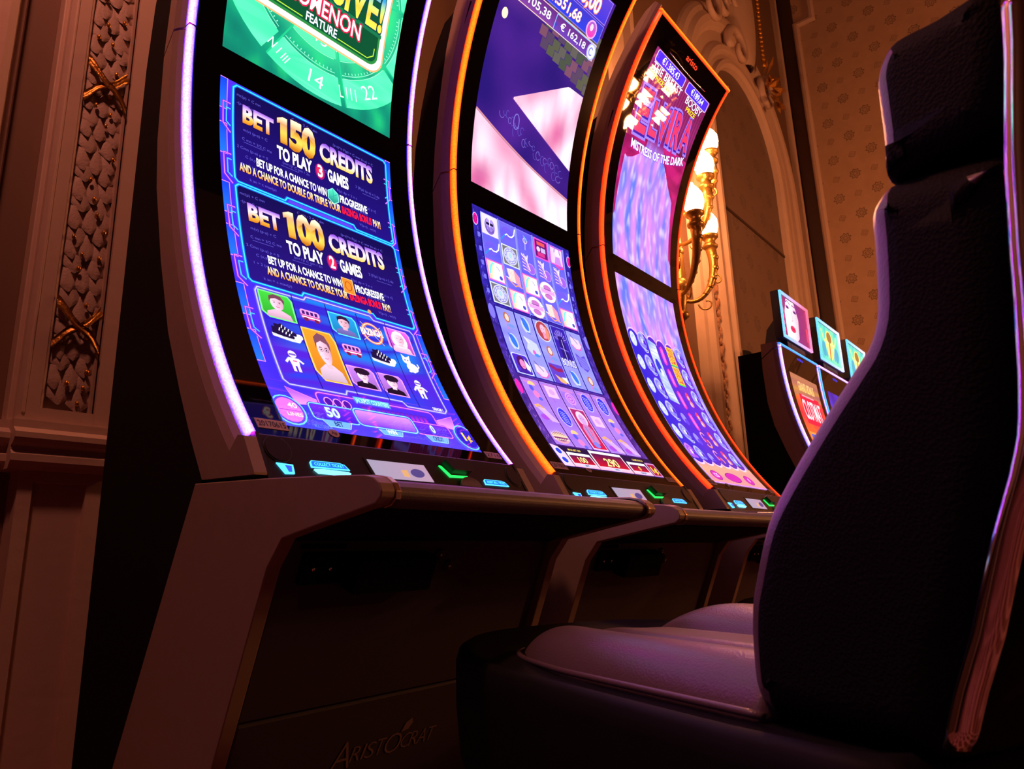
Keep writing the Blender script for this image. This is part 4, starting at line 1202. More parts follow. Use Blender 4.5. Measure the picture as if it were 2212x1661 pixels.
    A.ell(0.45, 0.12, 0.022, 0.03, rgb(60, 90, 140), 5); A.line([(0.44, 0.14), (0.456, 0.1)], 0.003, rgb(150, 220, 240), 6)
    # sandy meter strip
    A.rect(0.064, 0.0, 0.514, 0.094, lambda a, b: mix(rgb(215, 120, 150), rgb(225, 160, 130), 0.5 + 1.2 * noise.noise(Vector((a * 90, b * 90, 0)))), 8)
    for c in range(6):
        x = 0.1 + c * 0.0695
        A.ell(x, 0.10, 0.034, 0.022, rgb(235, 190, 225), 9, t0=180, t1=360); A.ell(x, 0.104, 0.031, 0.018, body, 10, t0=180, t1=360)
    for x, rx, st in ((0.133, 0.036, "125"), (0.268, 0.062, ""), (0.404, 0.036, "0")):
        A.ell(x, 0.034, rx, 0.022, rgb(120, 20, 130), 10); A.ell(x, 0.034, rx * 0.92, 0.0195, rgb(195, 35, 165), 11)
        if st: A.text(x, 0.026, st, 0.017, rgb(240, 190, 245), 13, bold=0.02, center=True)
    A.line([(0.064, 0.001), (0.514, 0.001)], 0.004, rgb(190, 120, 220), 12)
    return A


def art_bank_red(A0=(0.06, 0.0, 0.50, 0.82)):
    A = Art(*A0)
    a0, b0, a1, b1 = A0
    A.ground(lambda a, b: mix(rgb(250, 100, 40), rgb(215, 30, 60), 0.5 + noise.noise(Vector((a * 9, b * 9, 3)))), 24, 40)
    A.rect(a0, b1 - 0.12, a1, b1, lambda a, b: mix(rgb(190, 130, 60), rgb(150, 80, 90), 0.5 + noise.noise(Vector((a * 40, b * 40, 0)))), 1)
    A.text((a0 + a1) / 2, b1 - 0.085, "GRAND BONUS", 0.05, rgb(250, 200, 120), 4, bold=0.01, width=0.25, center=True)
    A.rect(a0 + 0.07, b1 - 0.27, a1 - 0.05, b1 - 0.105, rgb(220, 20, 60), 2)
    A.line([(a0 + 0.11, b1 - 0.11), (a1 - 0.13, b1 - 0.11)], 0.008, rgb(255, 150, 170), 3)
    A.text((a0 + a1) / 2 + 0.01, b1 - 0.24, "CLOTMAT", 0.105, rgb(255, 235, 245), 4, bold=0.01, width=0.29, center=True, outline=rgb(200, 20, 60))
    for a, b in ((a0 + 0.02, b1 - 0.43), (a0 + 0.03, b1 - 0.56), (a1 - 0.14, b1 - 0.43), (a1 - 0.12, b1 - 0.56)):
        A.rect(a, b, a + 0.12, b + 0.11, rgb(250, 140, 60), 3); A.rect(a + 0.01, b + 0.012, a + 0.11, b + 0.098, rgb(60, 90, 190) if b > b1 - 0.5 else rgb(150, 60, 120), 4)
        A.text(a + 0.06, b + 0.03, "€125", 0.035, rgb(210, 225, 255), 6, center=True, width=0.08)
    m = (a0 + a1) / 2
    A.ell(m, b1 - 0.44, 0.05, 0.12, rgb(170, 150, 230), 4); A.ell(m, b1 - 0.36, 0.025, 0.04, rgb(120, 60, 170), 5)
    A.poly([(m - 0.04, b1 - 0.5), (m + 0.05, b1 - 0.48), (m + 0.09, b1 - 0.68), (m - 0.02, b1 - 0.72)], rgb(200, 180, 235), 5)
    A.poly([(a0 + 0.05, b1 - 0.6), (m - 0.03, b1 - 0.52), (m + 0.02, b1 - 0.74), (a0 + 0.08, b1 - 0.74)], rgb(255, 120, 50), 3)
    A.rect(a0, b0, a1, b0 + 0.09, rgb(60, 20, 110), 3)
    return A


def art_bank_blue(A0=(0.06, 0.0, 0.50, 0.82)):
    A = Art(*A0)
    a0, b0, a1, b1 = A0
    A.ground(lambda a, b: mix(rgb(70, 50, 200), rgb(40, 20, 140), 0.5 + noise.noise(Vector((a * 9, b * 9, 3)))), 20, 30)
    for c in range(5):
        for r in range(3):
            A.rect(a0 + 0.02 + c * 0.082, b0 + 0.12 + r * 0.13, a0 + 0.095 + c * 0.082, b0 + 0.24 + r * 0.13, [rgb(150, 150, 240), rgb(200, 120, 220), rgb(90, 170, 240)][(c + r) % 3], 2)
            A.ell(a0 + 0.057 + c * 0.082, b0 + 0.18 + r * 0.13, 0.026, 0.04, [rgb(240, 200, 90), rgb(240, 240, 255), rgb(230, 70, 140)][(c * 2 + r) % 3], 3)
    A.line([(a0 + 0.02, b1 - 0.2), (a1 - 0.02, b1 - 0.2)], 0.006, rgb(190, 190, 255), 2)
    return A


def art_face(A0):
    """close-up of a made-up woman's face"""
    A = Art(*A0)
    a0, b0, a1, b1 = A0
    W_, H = a1 - a0, b1 - b0
    X = lambda t: a0 + t * W_
    Y = lambda t: b0 + t * H
    A.ground(lambda a, b: mix(rgb(70, 40, 140), rgb(150, 40, 90), (a - a0) / W_ if (a - a0) / W_ > 0.6 else 1 - (a - a0) / W_ * 1.6), 10, 10)
    A.poly([(X(0.12), Y(0)), (X(0.1), Y(0.6)), (X(0.2), Y(0.98)), (X(0.5), Y(1)), (X(0.62), Y(0.6)), (X(0.58), Y(0.1)), (X(0.5), Y(0))], lambda a, b: mix(rgb(255, 245, 245), rgb(245, 170, 190), (a - X(0.15)) / (W_ * 0.5)), 2)
    A.line([(X(0.12), Y(0.85)), (X(0.24), Y(0.95)), (X(0.34), Y(0.88))], H * 0.03, rgb(130, 70, 150), 4); A.line([(X(0.4), Y(0.9)), (X(0.52), Y(0.9)), (X(0.58), Y(0.82))], H * 0.03, rgb(130, 70, 150), 4)
    for x, y in ((0.22, 0.78), (0.5, 0.76)):
        A.ell(X(x), Y(y), W_ * 0.07, H * 0.05, rgb(190, 120, 190), 3); A.ell(X(x), Y(y - 0.01), W_ * 0.05, H * 0.03, rgb(60, 30, 90), 4)
    A.line([(X(0.36), Y(0.72)), (X(0.39), Y(0.5)), (X(0.34), Y(0.46))], W_ * 0.015, rgb(230, 150, 170), 4)
    A.ell(X(0.36), Y(0.26), W_ * 0.10, H * 0.085, rgb(215, 40, 90), 4); A.line([(X(0.27), Y(0.26)), (X(0.45), Y(0.265))], H * 0.015, rgb(110, 10, 50), 5)
    for i in range(4): A.ell(X(0.05), Y(0.15 + i * 0.16), W_ * 0.035, H * 0.05, rgb(240, 60, 130), 4)
    A.rect(X(0.9), Y(0.15), X(0.96), Y(0.5), rgb(220, 60, 90), 4)
    return A


def art_idol(A0):
    A = Art(*A0)
    a0, b0, a1, b1 = A0
    W_, H = a1 - a0, b1 - b0
    X = lambda t: a0 + t * W_
    Y = lambda t: b0 + t * H
    A.ground(lambda a, b: mix(rgb(60, 190, 190), rgb(120, 230, 170), 0.5 + noise.noise(Vector((a * 20, b * 20, 1)))), 16, 16)
    A.ell(X(0.5), Y(0.5), W_ * 0.2, H * 0.42, rgb(240, 220, 120), 2)
    A.ell(X(0.5), Y(0.72), W_ * 0.12, H * 0.16, rgb(150, 110, 60), 3); A.line([(X(0.5), Y(0.6)), (X(0.47), Y(0.05))], W_ * 0.05, rgb(200, 90, 60), 3)
    for s_ in (-1, 1):
        A.line([(X(0.5), Y(0.62)), (X(0.5 + s_ * 0.16), Y(0.52)), (X(0.5 + s_ * 0.28), Y(0.6)), (X(0.5 + s_ * 0.36), Y(0.85))], W_ * 0.05, rgb(200, 240, 150), 2)
        A.ell(X(0.5 + s_ * 0.3), Y(0.3), W_ * 0.1, H * 0.22, rgb(60, 160, 190), 1)
        A.line([(X(0.5 + s_ * 0.12), Y(0.45)), (X(0.5 + s_ * 0.2), Y(0.1))], W_ * 0.05, rgb(90, 150, 210), 2)
    return A


# ------------------------------------------------------------------ slot machines
import numpy as np
MW = 0.581          # distance between the two light strips
CO = [-0.01355, -0.00829, 0.07495, -0.07438, -0.00355, -0.29905, 0.18979, 1.52928]
PIV = 1.28          # local y of the machine's own origin


class Curve:
    """side curve of the glass front: y as a function of z, with arc length"""

    def __init__(s, f, zlo=0.84, zhi=2.62):
        s.f = f
        s.zs = np.linspace(zlo, zhi, 1200)
        s.ys = np.array([f(z) for z in s.zs])
        s.S = np.concatenate([[0], np.cumsum(np.hypot(np.diff(s.zs), np.diff(s.ys)))])
        s.s0 = np.interp(0.93, s.zs, s.S)

    def at(s, b, lift=0.0):
        z = float(np.interp(b + s.s0, s.S, s.zs))
        return s.atz(z, lift)

    def atz(s, z, lift=0.0):
        d = 0.004
        ty, tz = s.f(z + d) - s.f(z - d), 2 * d
        l = math.hypot(ty, tz)
        return s.f(z) - tz / l * lift, z + ty / l * lift


TALL = Curve(lambda z: 0.8 * float(np.polyval(CO, (z - CAM_H) / 0.8 - 1)))
_c2 = np.polyfit([0.86, 0.93, 1.0, 1.13, 1.28, 1.43, 1.55, 1.675, 1.745, 1.80], [0.895, 0.94, 0.976, 1.035, 1.088, 1.122, 1.139, 1.149, 1.151, 1.150], 4)
SHORT = Curve(lambda z: float(np.polyval(_c2, z)), 0.84, 1.85)

TALL_BACK = [(1.00, 2.595), (1.037, 2.563), (1.09, 2.50), (1.135, 2.44), (1.18, 2.37), (1.226, 2.27), (1.258, 2.163), (1.278, 2.059), (1.292, 1.975),
             (1.306, 1.861), (1.314, 1.731), (1.305, 1.535), (1.287, 1.425), (1.24, 1.265), (1.184, 1.114), (1.124, 1.001), (1.072, 0.913), (1.029, 0.848)]
SHORT_BACK = [(1.243, 1.757), (1.247, 1.62), (1.241, 1.45), (1.22, 1.33), (1.177, 1.20), (1.12, 1.05), (1.072, 0.94), (1.029, 0.848)]
LED_STRENGTH = 1.0
LEDM = emit_attr('led_diffuser', LED_STRENGTH, rough=0.3, grain=0.28, grain_scale=260)
SCREEN = emit_attr('screen_glow', 1.45, rough=0.02, spec=0.22)
BTN = emit_attr('lit_plastic', 1.6, rough=0.3)


def emissive(mb, name, colf, m, parent, **k):
    me = mb.mesh(name)
    at = me.color_attributes.new('Col', 'FLOAT_COLOR', 'CORNER')
    for l in me.loops:
        c = colf(me.vertices[l.vertex_index].co)
        at.data[l.index].color = (c[0], c[1], c[2], 1)
    return link(name, me, m, parent, **k)


def L3(v):
    return (v[0], v[1] - PIV, v[2])


def shift(mb):
    mb.v = [(x, y - PIV, z) for x, y, z in mb.v]
    return mb


def led_col(core, edge, w_):
    mid = (min(core[0], 1.15), core[1] * 0.62, min(core[2], 2.0))
    if w_ < 0: return mix(edge, (0, 0, 0), 0.99)
    return mix(edge, mid, w_ / 0.8) if w_ < 0.8 else mix(mid, core, (w_ - 0.8) / 0.2)


def led_run(curve, x, side, z0, z1, core, edge, parent, n=60):
    """translucent tube down one side; side=-1 left, +1 right"""
    sec = [(-0.0080, -0.0115), (-0.0080, -0.008), (-0.0080, -0.004), (-0.0068, 0.0015), (-0.0035, 0.0035), (0.001, 0.0035), (0.005, 0.002), (0.0072, -0.001), (0.0072, -0.006)]
    wts = [0.0, 0.35, 0.8, 1.0, 1.0, 0.75, 0.25, 0.0, 0.0]
    if side > 0: sec = [(-a, b) for a, b in sec][::-1]; wts = [0.0, 0.0, 0.5, 1.0, 0.9, 0.4, -1, -1, -1]
    vs, cs = [], []
    for i in range(n + 1):
        z = z0 + (z1 - z0) * i / n
        for (a, b), w_ in zip(sec, wts):
            y, zz = curve.atz(z, b)
            vs.append((x + a, y - PIV, zz)); cs.append(led_col(core, edge, w_))
    m = len(sec)
    fs = []
    for i in range(n):
        for k in range(m - 1):
            fs.append((i * m + k, i * m + k + 1, (i + 1) * m + k + 1, (i + 1) * m + k))
    fs.append(tuple(range(m))[::-1]); fs.append(tuple(n * m + k for k in range(m)))
    me = bpy.data.meshes.new('light_strip')
    me.from_pydata(vs, [], fs)
    at = me.color_attributes.new('Col', 'FLOAT_COLOR', 'CORNER')
    for l in me.loops:
        c = cs[l.vertex_index]; at.data[l.index].color = (c[0], c[1], c[2], 1)
    return link('light_strip', me, LEDM, parent)


def led_top(curve, z, core, edge, parent):
    y, zz = curve.atz(z, 0)
    sec = [(0.014, 0.008), (0.004, 0.0085), (-0.003, 0.006), (-0.0045, 0.001), (-0.002, -0.005), (0.004, -0.007)]
    wts = [0, 0.8, 1, 1, 0.6, 0]
    vs, cs = [], []
    for x in (-0.008, MW + 0.008):
        for (a, b), w_ in zip(sec, wts):
            vs.append((x, y + a - PIV, zz + b)); cs.append(led_col(core, edge, w_))
    m = len(sec)
    fs = [(k, k + 1, m + k + 1, m + k) for k in range(m - 1)] + [tuple(range(m))[::-1], tuple(range(m, 2 * m))]
    me = bpy.data.meshes.new('light_strip')
    me.from_pydata(vs, [], fs)
    at = me.color_attributes.new('Col', 'FLOAT_COLOR', 'CORNER')
    for l in me.loops:
        c = cs[l.vertex_index]; at.data[l.index].color = (c[0], c[1], c[2], 1)
    return link('light_strip', me, LEDM, parent)


# button deck plane: t runs down the slope from its top edge
DA = Vector((0, 0.9207, 0.8992)); DT = (Vector((0, 0.8855, 0.8401)) - DA).normalized(); DN = Vector((0, DT.z, -DT.y))


def deckp(u, t, lift=0.0):
    p = DA + DT * t * 1.0356 + DN * lift
    return (u * 1.0356 + 0.0193, p.y, p.z)


def deck_plate(name, pts, h, m, parent, colf=None, lift0=-0.003, bevel=0, **k):
    """flat shape standing h proud of the deck; pts in (u, t)"""
    mb = MB()
    n = len(pts)
    tris = tessellate_polygon([[Vector((p[0], p[1], 0)) for p in pts]])
    vs = [deckp(u, t, lift0) for u, t in pts] + [deckp(u, t, h) for u, t in pts]
    fs = []
    nrm = DN
    for t in tris:
        a, b, c = (Vector(vs[i + n]) for i in t)
        tt = tuple(t) if (b - a).cross(c - a).dot(nrm) > 0 else tuple(reversed(t))
        fs.append(tuple(i + n for i in tt)); fs.append(tuple(reversed(tt)))
    ccw = sum(pts[i][0] * pts[(i + 1) % n][1] - pts[(i + 1) % n][0] * pts[i][1] for i in range(n))
    for i in range(n):
        j = (i + 1) % n
        q = (i, j, j + n, i + n)
        a, b, c = Vector(vs[q[0]]), Vector(vs[q[1]]), Vector(vs[q[2]])
        fs.append(q if ccw < 0 else q[::-1])
    mb.add(vs, fs)
    shift(mb)
    if colf: return emissive(mb, name, colf if callable(colf) else (lambda co: colf), m, parent, **k)
    return mb.build(name, m, parent, bevel, **k)


def deck_text(name, u, t, string, h, m, parent, width=None, lift=0.001, col=None, bold=0.01, lab=None):
    vs, fs = text2d(string, bold)
    x0 = min(v[0] for v in vs); x1 = max(v[0] for v in vs)
    sy = h / CAPH; sx = width / (x1 - x0) if width else sy
    mb = MB().add([deckp(u + (v[0] - x0) * sx, t - v[1] * sy, lift) for v in vs], fs)
    shift(mb)
    if col: return emissive(mb, name, lambda co: col, m, parent)
    return mb.build(name, m, parent)


def glass_sticker(curve, a0, b0, a1, b1, string, parent, name, lab, round_=False):
    n = 20
    if round_:
        ca, cb, r = (a0 + a1) / 2, (b0 + b1) / 2, (a1 - a0) / 2
        pts = [(ca + r * math.cos(2 * math.pi * i / n), cb + r * math.sin(2 * math.pi * i / n)) for i in range(n)]
    else:
        pts = [(a0, b0), (a1, b0), (a1, b1), (a0, b1)]

    def s3(a, b, l):
        y, z = curve.at(b, l); return (a, y - PIV, z)
    m = len(pts)
    mb = MB().add([s3(a, b, 0.0002) for a, b in pts] + [s3(a, b, 0.0012) for a, b in pts],
                  [tuple(range(m))[::-1], tuple(range(m, 2 * m))] + [(i, (i + 1) % m, (i + 1) % m + m, i + m) for i in range(m)])
    st = mb.build(name, STICKER, parent, label=lab)
    vs, fs = text2d(string, 0.012)
    x0 = min(v[0] for v in vs); x1 = max(v[0] for v in vs)
    sx = (a1 - a0) * (0.55 if round_ else 0.9) / (x1 - x0); sy = (b1 - b0) * (0.45 if round_ else 0.55) / CAPH
    ca = a0 + (a1 - a0) * (0.22 if round_ else 0.05); cb = b0 + (b1 - b0) * (0.28 if round_ else 0.22)
    MB().add([s3(ca + (v[0] - x0) * sx, cb + v[1] * sy, 0.0016) for v in vs], fs).build('print', INK, st)


def slot_machine(name, label, loc, rot, core, edge, tcore, tedge, curve, back, ztop, screens, stickers=None, group=None, rail_dim=1.0):
    root = empty(name, loc, rot, label=label, cat='slot machine', group=group)
    Z0 = 0.905
    zsplit = 1.75 if curve is TALL else 1.70
    xl = [(-0.0215, -0.0015), (MW + 0.0015, MW + 0.0215)]

    # cabinet sides: champagne painted panels following the curve
    def nosing(mb, x0, x1, z0, z1):
        # front edge of the panel narrows towards the light strip
        n = 26
        out, inn = (x0, x1) if x0 < 0 else (x1, x0)
        tip = -0.0088 if x0 < 0 else MW + 0.0088
        vs, fs = [], []
        for i in range(n + 1):
            z = z0 + (z1 - z0) * i / n
            for x, l in ((out, -0.034), (out + (tip - out) * 0.45, -0.021), (tip, -0.0118), (inn, -0.0118), (inn, -0.034)):
                y, zz = curve.atz(z, l)
                vs.append((x, y, zz))
        for i in range(n):
            for k in range(4):
                q = (i * 5 + k, i * 5 + k + 1, (i + 1) * 5 + k + 1, (i + 1) * 5 + k)
                fs.append(q if x0 < 0 else q[::-1])
        e0, e1 = tuple(range(5)), tuple(n * 5 + k for k in range(5))
        fs += [e0[::-1], e1] if x0 < 0 else [e0, e1[::-1]]
        return mb.add(vs, fs)

    def side_poly(z0, z1, bk, f0=None):
        n = 26
        fr = [(0.9195, 0.9005), (0.9355, 0.9035)] if z0 < 1 else []
        for i in range(n + 1):
            z = z0 + (z1 - z0) * i / n
            y, zz = curve.atz(z, -0.0335)
            fr.append((y, zz))
        return fr + bk
    zb = zsplit - 0.020

    def back_y(z):
        for (ya, za), (yb, zb_) in zip(back, back[1:]):
            if za >= z >= zb_: return ya + (yb - ya) * (za - z) / (za - zb_)
        return back[0][0]
    lowb = [(back_y(zb - 0.003), zb - 0.003)] + [q for q in back if q[1] < zb - 0.01]
    upb = [q for q in back if q[1] > zb + 0.01] + [(back_y(zb + 0.003), zb + 0.003)]
    for x0, x1 in xl:
        pl = side_poly(Z0, zsplit + 0.020, lowb + [(0.886, 0.8425), (0.8865, 0.846)])
        shift(nosing(MB().prism(pl, x0, x1), x0, x1, Z0, zsplit + 0.020)).build('side_panel', CHAMP, root)
        pu = side_poly(zsplit + 0.026, ztop + (0.012 if curve is TALL else 0.012), upb)
        shift(nosing(MB().prism(pu, x0, x1), x0, x1, zsplit + 0.026, ztop + 0.012)).build('upper_side_panel', CHAMP, root)
        # arm and leg panel
        arm = [(1.047, 0.844), (0.855, 0.834), (0.70, 0.8235), (0.650, 0.819), (0.634, 0.815), (0.624, 0.808), (0.6195, 0.799), (0.621, 0.792), (0.630, 0.785),
               (0.72, 0.770), (0.812, 0.754), (0.842, 0.719), (0.947, 0.469), (1.144, 0.0), (1.437, 0.0), (1.240, 0.427)]
        shift(MB().prism(arm, x0 - 0.001, x1)).build('leg_panel', CHAMP, root, 0.0015)
        nose = [(0.72, 0.8255), (0.655, 0.8210), (0.636, 0.8170), (0.6245, 0.8095), (0.6185, 0.7995), (0.6195, 0.7905), (0.628, 0.7830), (0.64, 0.781)]
        inner = [(p[0] + 0.004, p[1] - 0.003) for p in nose[:4]] + [(0.623, 0.799), (0.6245, 0.792), (0.631, 0.787), (0.64, 0.785)]
        sx = x1 if x0 < 0 else x0 - 0.008
        sx2 = sx + 0.008
        shift(MB().prism(nose + inner[::-1], sx, sx2)).build('edge_trim', GOLDTRIM, root, 0.0008, label='thin metal trim round the arm end')
    # body and casing behind
    n = 30
    fr = [curve.atz(0.87 + (ztop + 0.005 - 0.87) * i / n, -0.030) for i in range(n + 1)]
    bk2 = [(q[0] - 0.012, min(q[1], ztop)) for q in back]
    body = fr + bk2 + [(1.02, 0.80), (0.88, 0.80)]
    shift(MB().prism(body, -0.001, MW + 0.001)).build('cabinet_body', BLACKP, root)
    if curve is TALL:
        cas = [(1.16, 2.27), (1.19, 2.29), (1.27, 2.26), (1.305, 2.205), (1.336, 2.14), (1.37, 2.02), (1.395, 1.90), (1.407, 1.75), (1.407, 0.0), (1.17, 0.0), (1.03, 0.43), (1.03, 0.83), (1.06, 0.90), (1.17, 1.10), (1.23, 1.265), (1.27, 1.425), (1.29, 1.6), (1.29, 1.8), (1.27, 1.97), (1.24, 2.1)]
    else:
        cas = [(1.21, 1.72), (1.37, 1.72), (1.37, 0.0), (1.17, 0.0), (1.03, 0.43), (1.03, 0.83), (1.06, 0.90), (1.12, 1.05), (1.17, 1.2), (1.21, 1.33), (1.225, 1.45)]
    shift(MB().prism(cas, -0.017, MW + 0.017)).build('rear_casing', BLACKM, root)
    # top cap
    yt, zt = curve.atz(ztop, -0.03)
    shift(MB().box(-0.0015, MW + 0.0015, yt, back[0][0], ztop - 0.02, ztop + (0.014 if curve is TALL else 0.018))).build('top_cap', CHAMP if curve is not TALL else BLACKP, root, 0.002)
    # black glass front
    n = 70
    vs, fs = [], []
    zA, zB = Z0, ztop - 0.003
    for i in range(n + 1):
        z = zA + (zB - zA) * i / n
        for lift in (0.0, -0.012):
            y, zz = curve.atz(z, lift)
            vs += [(0.0085, y - PIV, zz), (MW - 0.0085, y - PIV, zz)]
    for i in range(n):
        o = i * 4; p = o + 4
        fs += [(o, o + 1, p + 1, p), (o + 2, p + 2, p + 3, o + 3), (o, p, p + 2, o + 2), (o + 1, o + 3, p + 3, p + 1)]
    fs += [(0, 2, 3, 1), (n * 4, n * 4 + 1, n * 4 + 3, n * 4 + 2)]
    g = MB().add(vs, fs, False)
    go = g.build('front_glass', GLASS, root)
    for p in go.data.polygons: p.use_smooth = True
    go.modifiers.new('edges', 'EDGE_SPLIT').split_angle = math.radians(30)
    for sname, art, slab in screens:
        def surf(a, b, lift, c=curve):
            y, z = c.at(b, lift); return (a, y - PIV, z)
        if isinstance(art, Art): so = art.build(sname, SCREEN, root, surf)
        else: so = link(sname, art, None, root)
        if slab: so['label'] = slab
        if isinstance(art, Art): art.mesh = so.data
    # lights
    led_run(curve, 0.0, -1, Z0 + 0.004, ztop, core, edge, root)
    led_run(curve, MW, 1, Z0 + 0.004, ztop, core, edge, root)
    led_top(curve, ztop, tcore, tedge, root)
    # hinged join: little bracket across the strip
    for x in (0.0, MW):
        y, z = curve.atz(zsplit + 0.028, -0.012)
        shift(MB().box(x - 0.0085, x + 0.0078, y - 0.017, y + 0.01, z - 0.0012, z + 0.0012)).build('strip_joint', BLACKP, root)
    # button deck
    dk = [(0.945, 0.908), (0.9255, 0.9075), (0.8840, 0.8380), (0.876, 0.820), (0.90, 0.802), (0.945, 0.802)]
    shift(MB().prism(dk, 0.0, MW)).build('button_deck', DECK, root, 0.002)
    for x0 in (-0.0015, MW - 0.0045):
        dk2 = [(0.940, 0.910), (0.9250, 0.9095), (0.8825, 0.8385), (0.876, 0.82), (0.940, 0.82)]
        shift(MB().prism(dk2, x0, x0 + 0.006)).build('deck_edge', BLACKP, root)
    # loudspeaker discs
    for u, t, ru in ((0.0085, 0.0165, 0.0215), (0.520, 0.0215, 0.0195)):
        pts = [(u + ru * math.cos(2 * math.pi * i / 28), t + 0.0235 * math.sin(2 * math.pi * i / 28)) for i in range(28)]
        sp = deck_plate('speaker', pts, 0.0015, BLACKP, root, bevel=0.0006)
        pts = [(u + ru * 0.88 * math.cos(2 * math.pi * i / 28), t + 0.0235 * 0.88 * math.sin(2 * math.pi * i / 28)) for i in range(28)]
        deck_plate('speaker_mesh', pts, 0.0025, DECK, sp, lift0=0.001)
    bcore = (0.10, 0.75, 1.3); bdim = (0.01, 0.12, 0.9)
    # service button, collect button, card display, note acceptor, note label
    sv = deck_plate('service_button', [(-0.001, 0.0415), (0.025, 0.0430), (0.0235, 0.0585), (0.0085, 0.0595)], 0.002, BTN, root, colf=bcore, label='blue lit triangular service button')
    deck_plate('button_face', [(0.0115, 0.0455), (0.0215, 0.0458), (0.0195, 0.0560), (0.0145, 0.0562)], 0.0028, BTN, sv, colf=(0.03, 0.08, 0.9), lift0=0.0015)

    def badge(nm, u0, u1, t0, t1, st, lab):
        o = deck_plate(nm, [(u0 + 0.003, t0), (u1 - 0.012, t0 + 0.0003), (u1 - 0.004, t0 + 0.003), (u1 + 0.003, t1), (u0, t1), (u0, t0 + 0.003)], 0.0018, BTN, root, colf=bcore, label=lab)
        i = deck_plate('button_face', [(u0 + 0.005, t0 + 0.0015), (u1 - 0.012, t0 + 0.0018), (u1 - 0.006, t0 + 0.0035), (u1 - 0.001, t1 - 0.0015), (u0 + 0.002, t1 - 0.0015), (u0 + 0.002, t0 + 0.003)], 0.0024, BTN, o, colf=bdim, lift0=0.0015)
        deck_text('lettering', u0 + 0.006, t1 - 0.0032, st, (t1 - t0) * 0.42, BTN, i, width=(u1 - u0) * 0.80, lift=0.0028, col=(0.1, 0.9, 1.2))
        return o
    badge('collect_button', 0.055, 0.120, 0.0315, 0.0440, 'COLLECT TICKET', 'blue lit button reading COLLECT TICKET')
    deck_plate('button_glow', [(0.058, 0.0478), (0.075, 0.0468), (0.118, 0.0482), (0.122, 0.0510), (0.112, 0.0545), (0.064, 0.0540)], 0.003, BTN, root, colf=(0.25, 1.0, 1.25), label='bright cyan lit button edge')
    badge('note_label', 0.425, 0.488, 0.0355, 0.0475, 'INSERT BILL / TICKET', 'blue lit plate reading INSERT BILL / TICKET')
    cd = deck_plate('card_display', [(0.164, 0.0185), (0.285, 0.0185), (0.293, 0.0525), (0.172, 0.0525)], 0.002, BTN, root, colf=lambda co: mix((0.26, 0.24, 0.34), (0.36, 0.22, 0.32), (co.x - 0.17) / 0.12), label='small pale lit display in the deck')
    pts = [(0.262 + 0.015 * math.cos(2 * math.pi * i / 20), 0.0375 + 0.0085 * math.sin(2 * math.pi * i / 20)) for i in range(20)]
    deck_plate('display_seal', pts, 0.0028, BTN, cd, colf=(0.06, 0.04, 0.16), lift0=0.001)
    deck_plate('display_mark', [(0.228, 0.034), (0.240, 0.033), (0.242, 0.047), (0.230, 0.046)], 0.0028, BTN, cd, colf=(0.55, 0.28, 0.12), lift0=0.001)
    deck_plate('display_surround', [(0.158, 0.0145), (0.290, 0.0145), (0.298, 0.055), (0.166, 0.055)], 0.0012, BLACKP, root)
    ba = deck_plate('note_acceptor', [(0.330, 0.010), (0.345, 0.004), (0.352, 0.009), (0.362, 0.003), (0.374, 0.009), (0.388, 0.004), (0.394, 0.012), (0.388, 0.030), (0.344, 0.030)], 0.014, BLACKP, root)
    deck_plate('acceptor_light', [(0.322, 0.0150), (0.328, 0.0150), (0.343, 0.0335), (0.384, 0.0325), (0.386, 0.0365), (0.338, 0.0380)], 0.002, BTN, ba, colf=(0.02, 0.95, 0.12), label='green lit edge of the note slot')
    pts = [(0.381 + 0.026 * math.cos(math.radians(t)), 0.058 - 0.021 * math.sin(math.radians(t))) for t in range(0, 181, 15)]
    deck_plate('ticket_lip', pts, 0.006, LEDGE, root)
    # stickers on the glass
    if stickers:
        glass_sticker(curve, 0.014, -0.0145, 0.066, 0.0075, stickers[0], root, 'serial_sticker', 'pink serial sticker at the foot of the glass')
        glass_sticker(curve, MW - 0.060, -0.0145, MW - 0.016, 0.0035, stickers[1], root, 'number_sticker', 'pink number sticker at the foot of the glass')
        glass_sticker(curve, 0.143, -0.0125, 0.163, 0.0045, "Ap", root, 'round_badge', 'small round pale badge under the screen', True)
    # padded ledge
    lg = [(0.895, 0.8385), (0.855, 0.834), (0.70, 0.8205), (0.652, 0.8155), (0.637, 0.8115), (0.628, 0.8055), (0.6245, 0.7985), (0.6265, 0.7915), (0.634, 0.7875), (0.66, 0.7835), (0.70, 0.777), (0.895, 0.777)]
    shift(MB().prism(lg, 0.0005, MW - 0.0005)).build('ledge', LEDGE, root, 0.003)
    ul = [(0.66, 0.7815), (0.86, 0.7815), (0.86, 0.748), (0.82, 0.7565)]
    shift(MB().prism(ul, 0.0005, MW - 0.0005)).build('ledge_underside', BLACKM, root)
    # base front
    bA = Vector((0, 0.855, 0.719)); bT = (Vector((0, 0.96, 0.469)) - bA).normalized(); bN = Vector((0, bT.z, -bT.y))

    def bp(u, t, l=0.0):
        q = bA + bT * t + bN * l
        return (u, q.y, q.z)

    def plate(nm, u0, u1, t0, t1, l0, l1, m, par=root, bev=0.0, **k):
        vs = [bp(u, t, l) for u in (u0, u1) for t in (t0, t1) for l in (l0, l1)]
        mb = MB().add(vs, [(0, 1, 3, 2), (4, 6, 7, 5), (0, 4, 5, 1), (2, 3, 7, 6), (0, 2, 6, 4), (1, 5, 7, 3)])
        bm = bmesh.new(); me = shift(mb).mesh(nm); bm.from_mesh(me); bmesh.ops.recalc_face_normals(bm, faces=bm.faces); bm.to_mesh(me); bm.free()
        return link(nm, me, m, par, bev, **k)
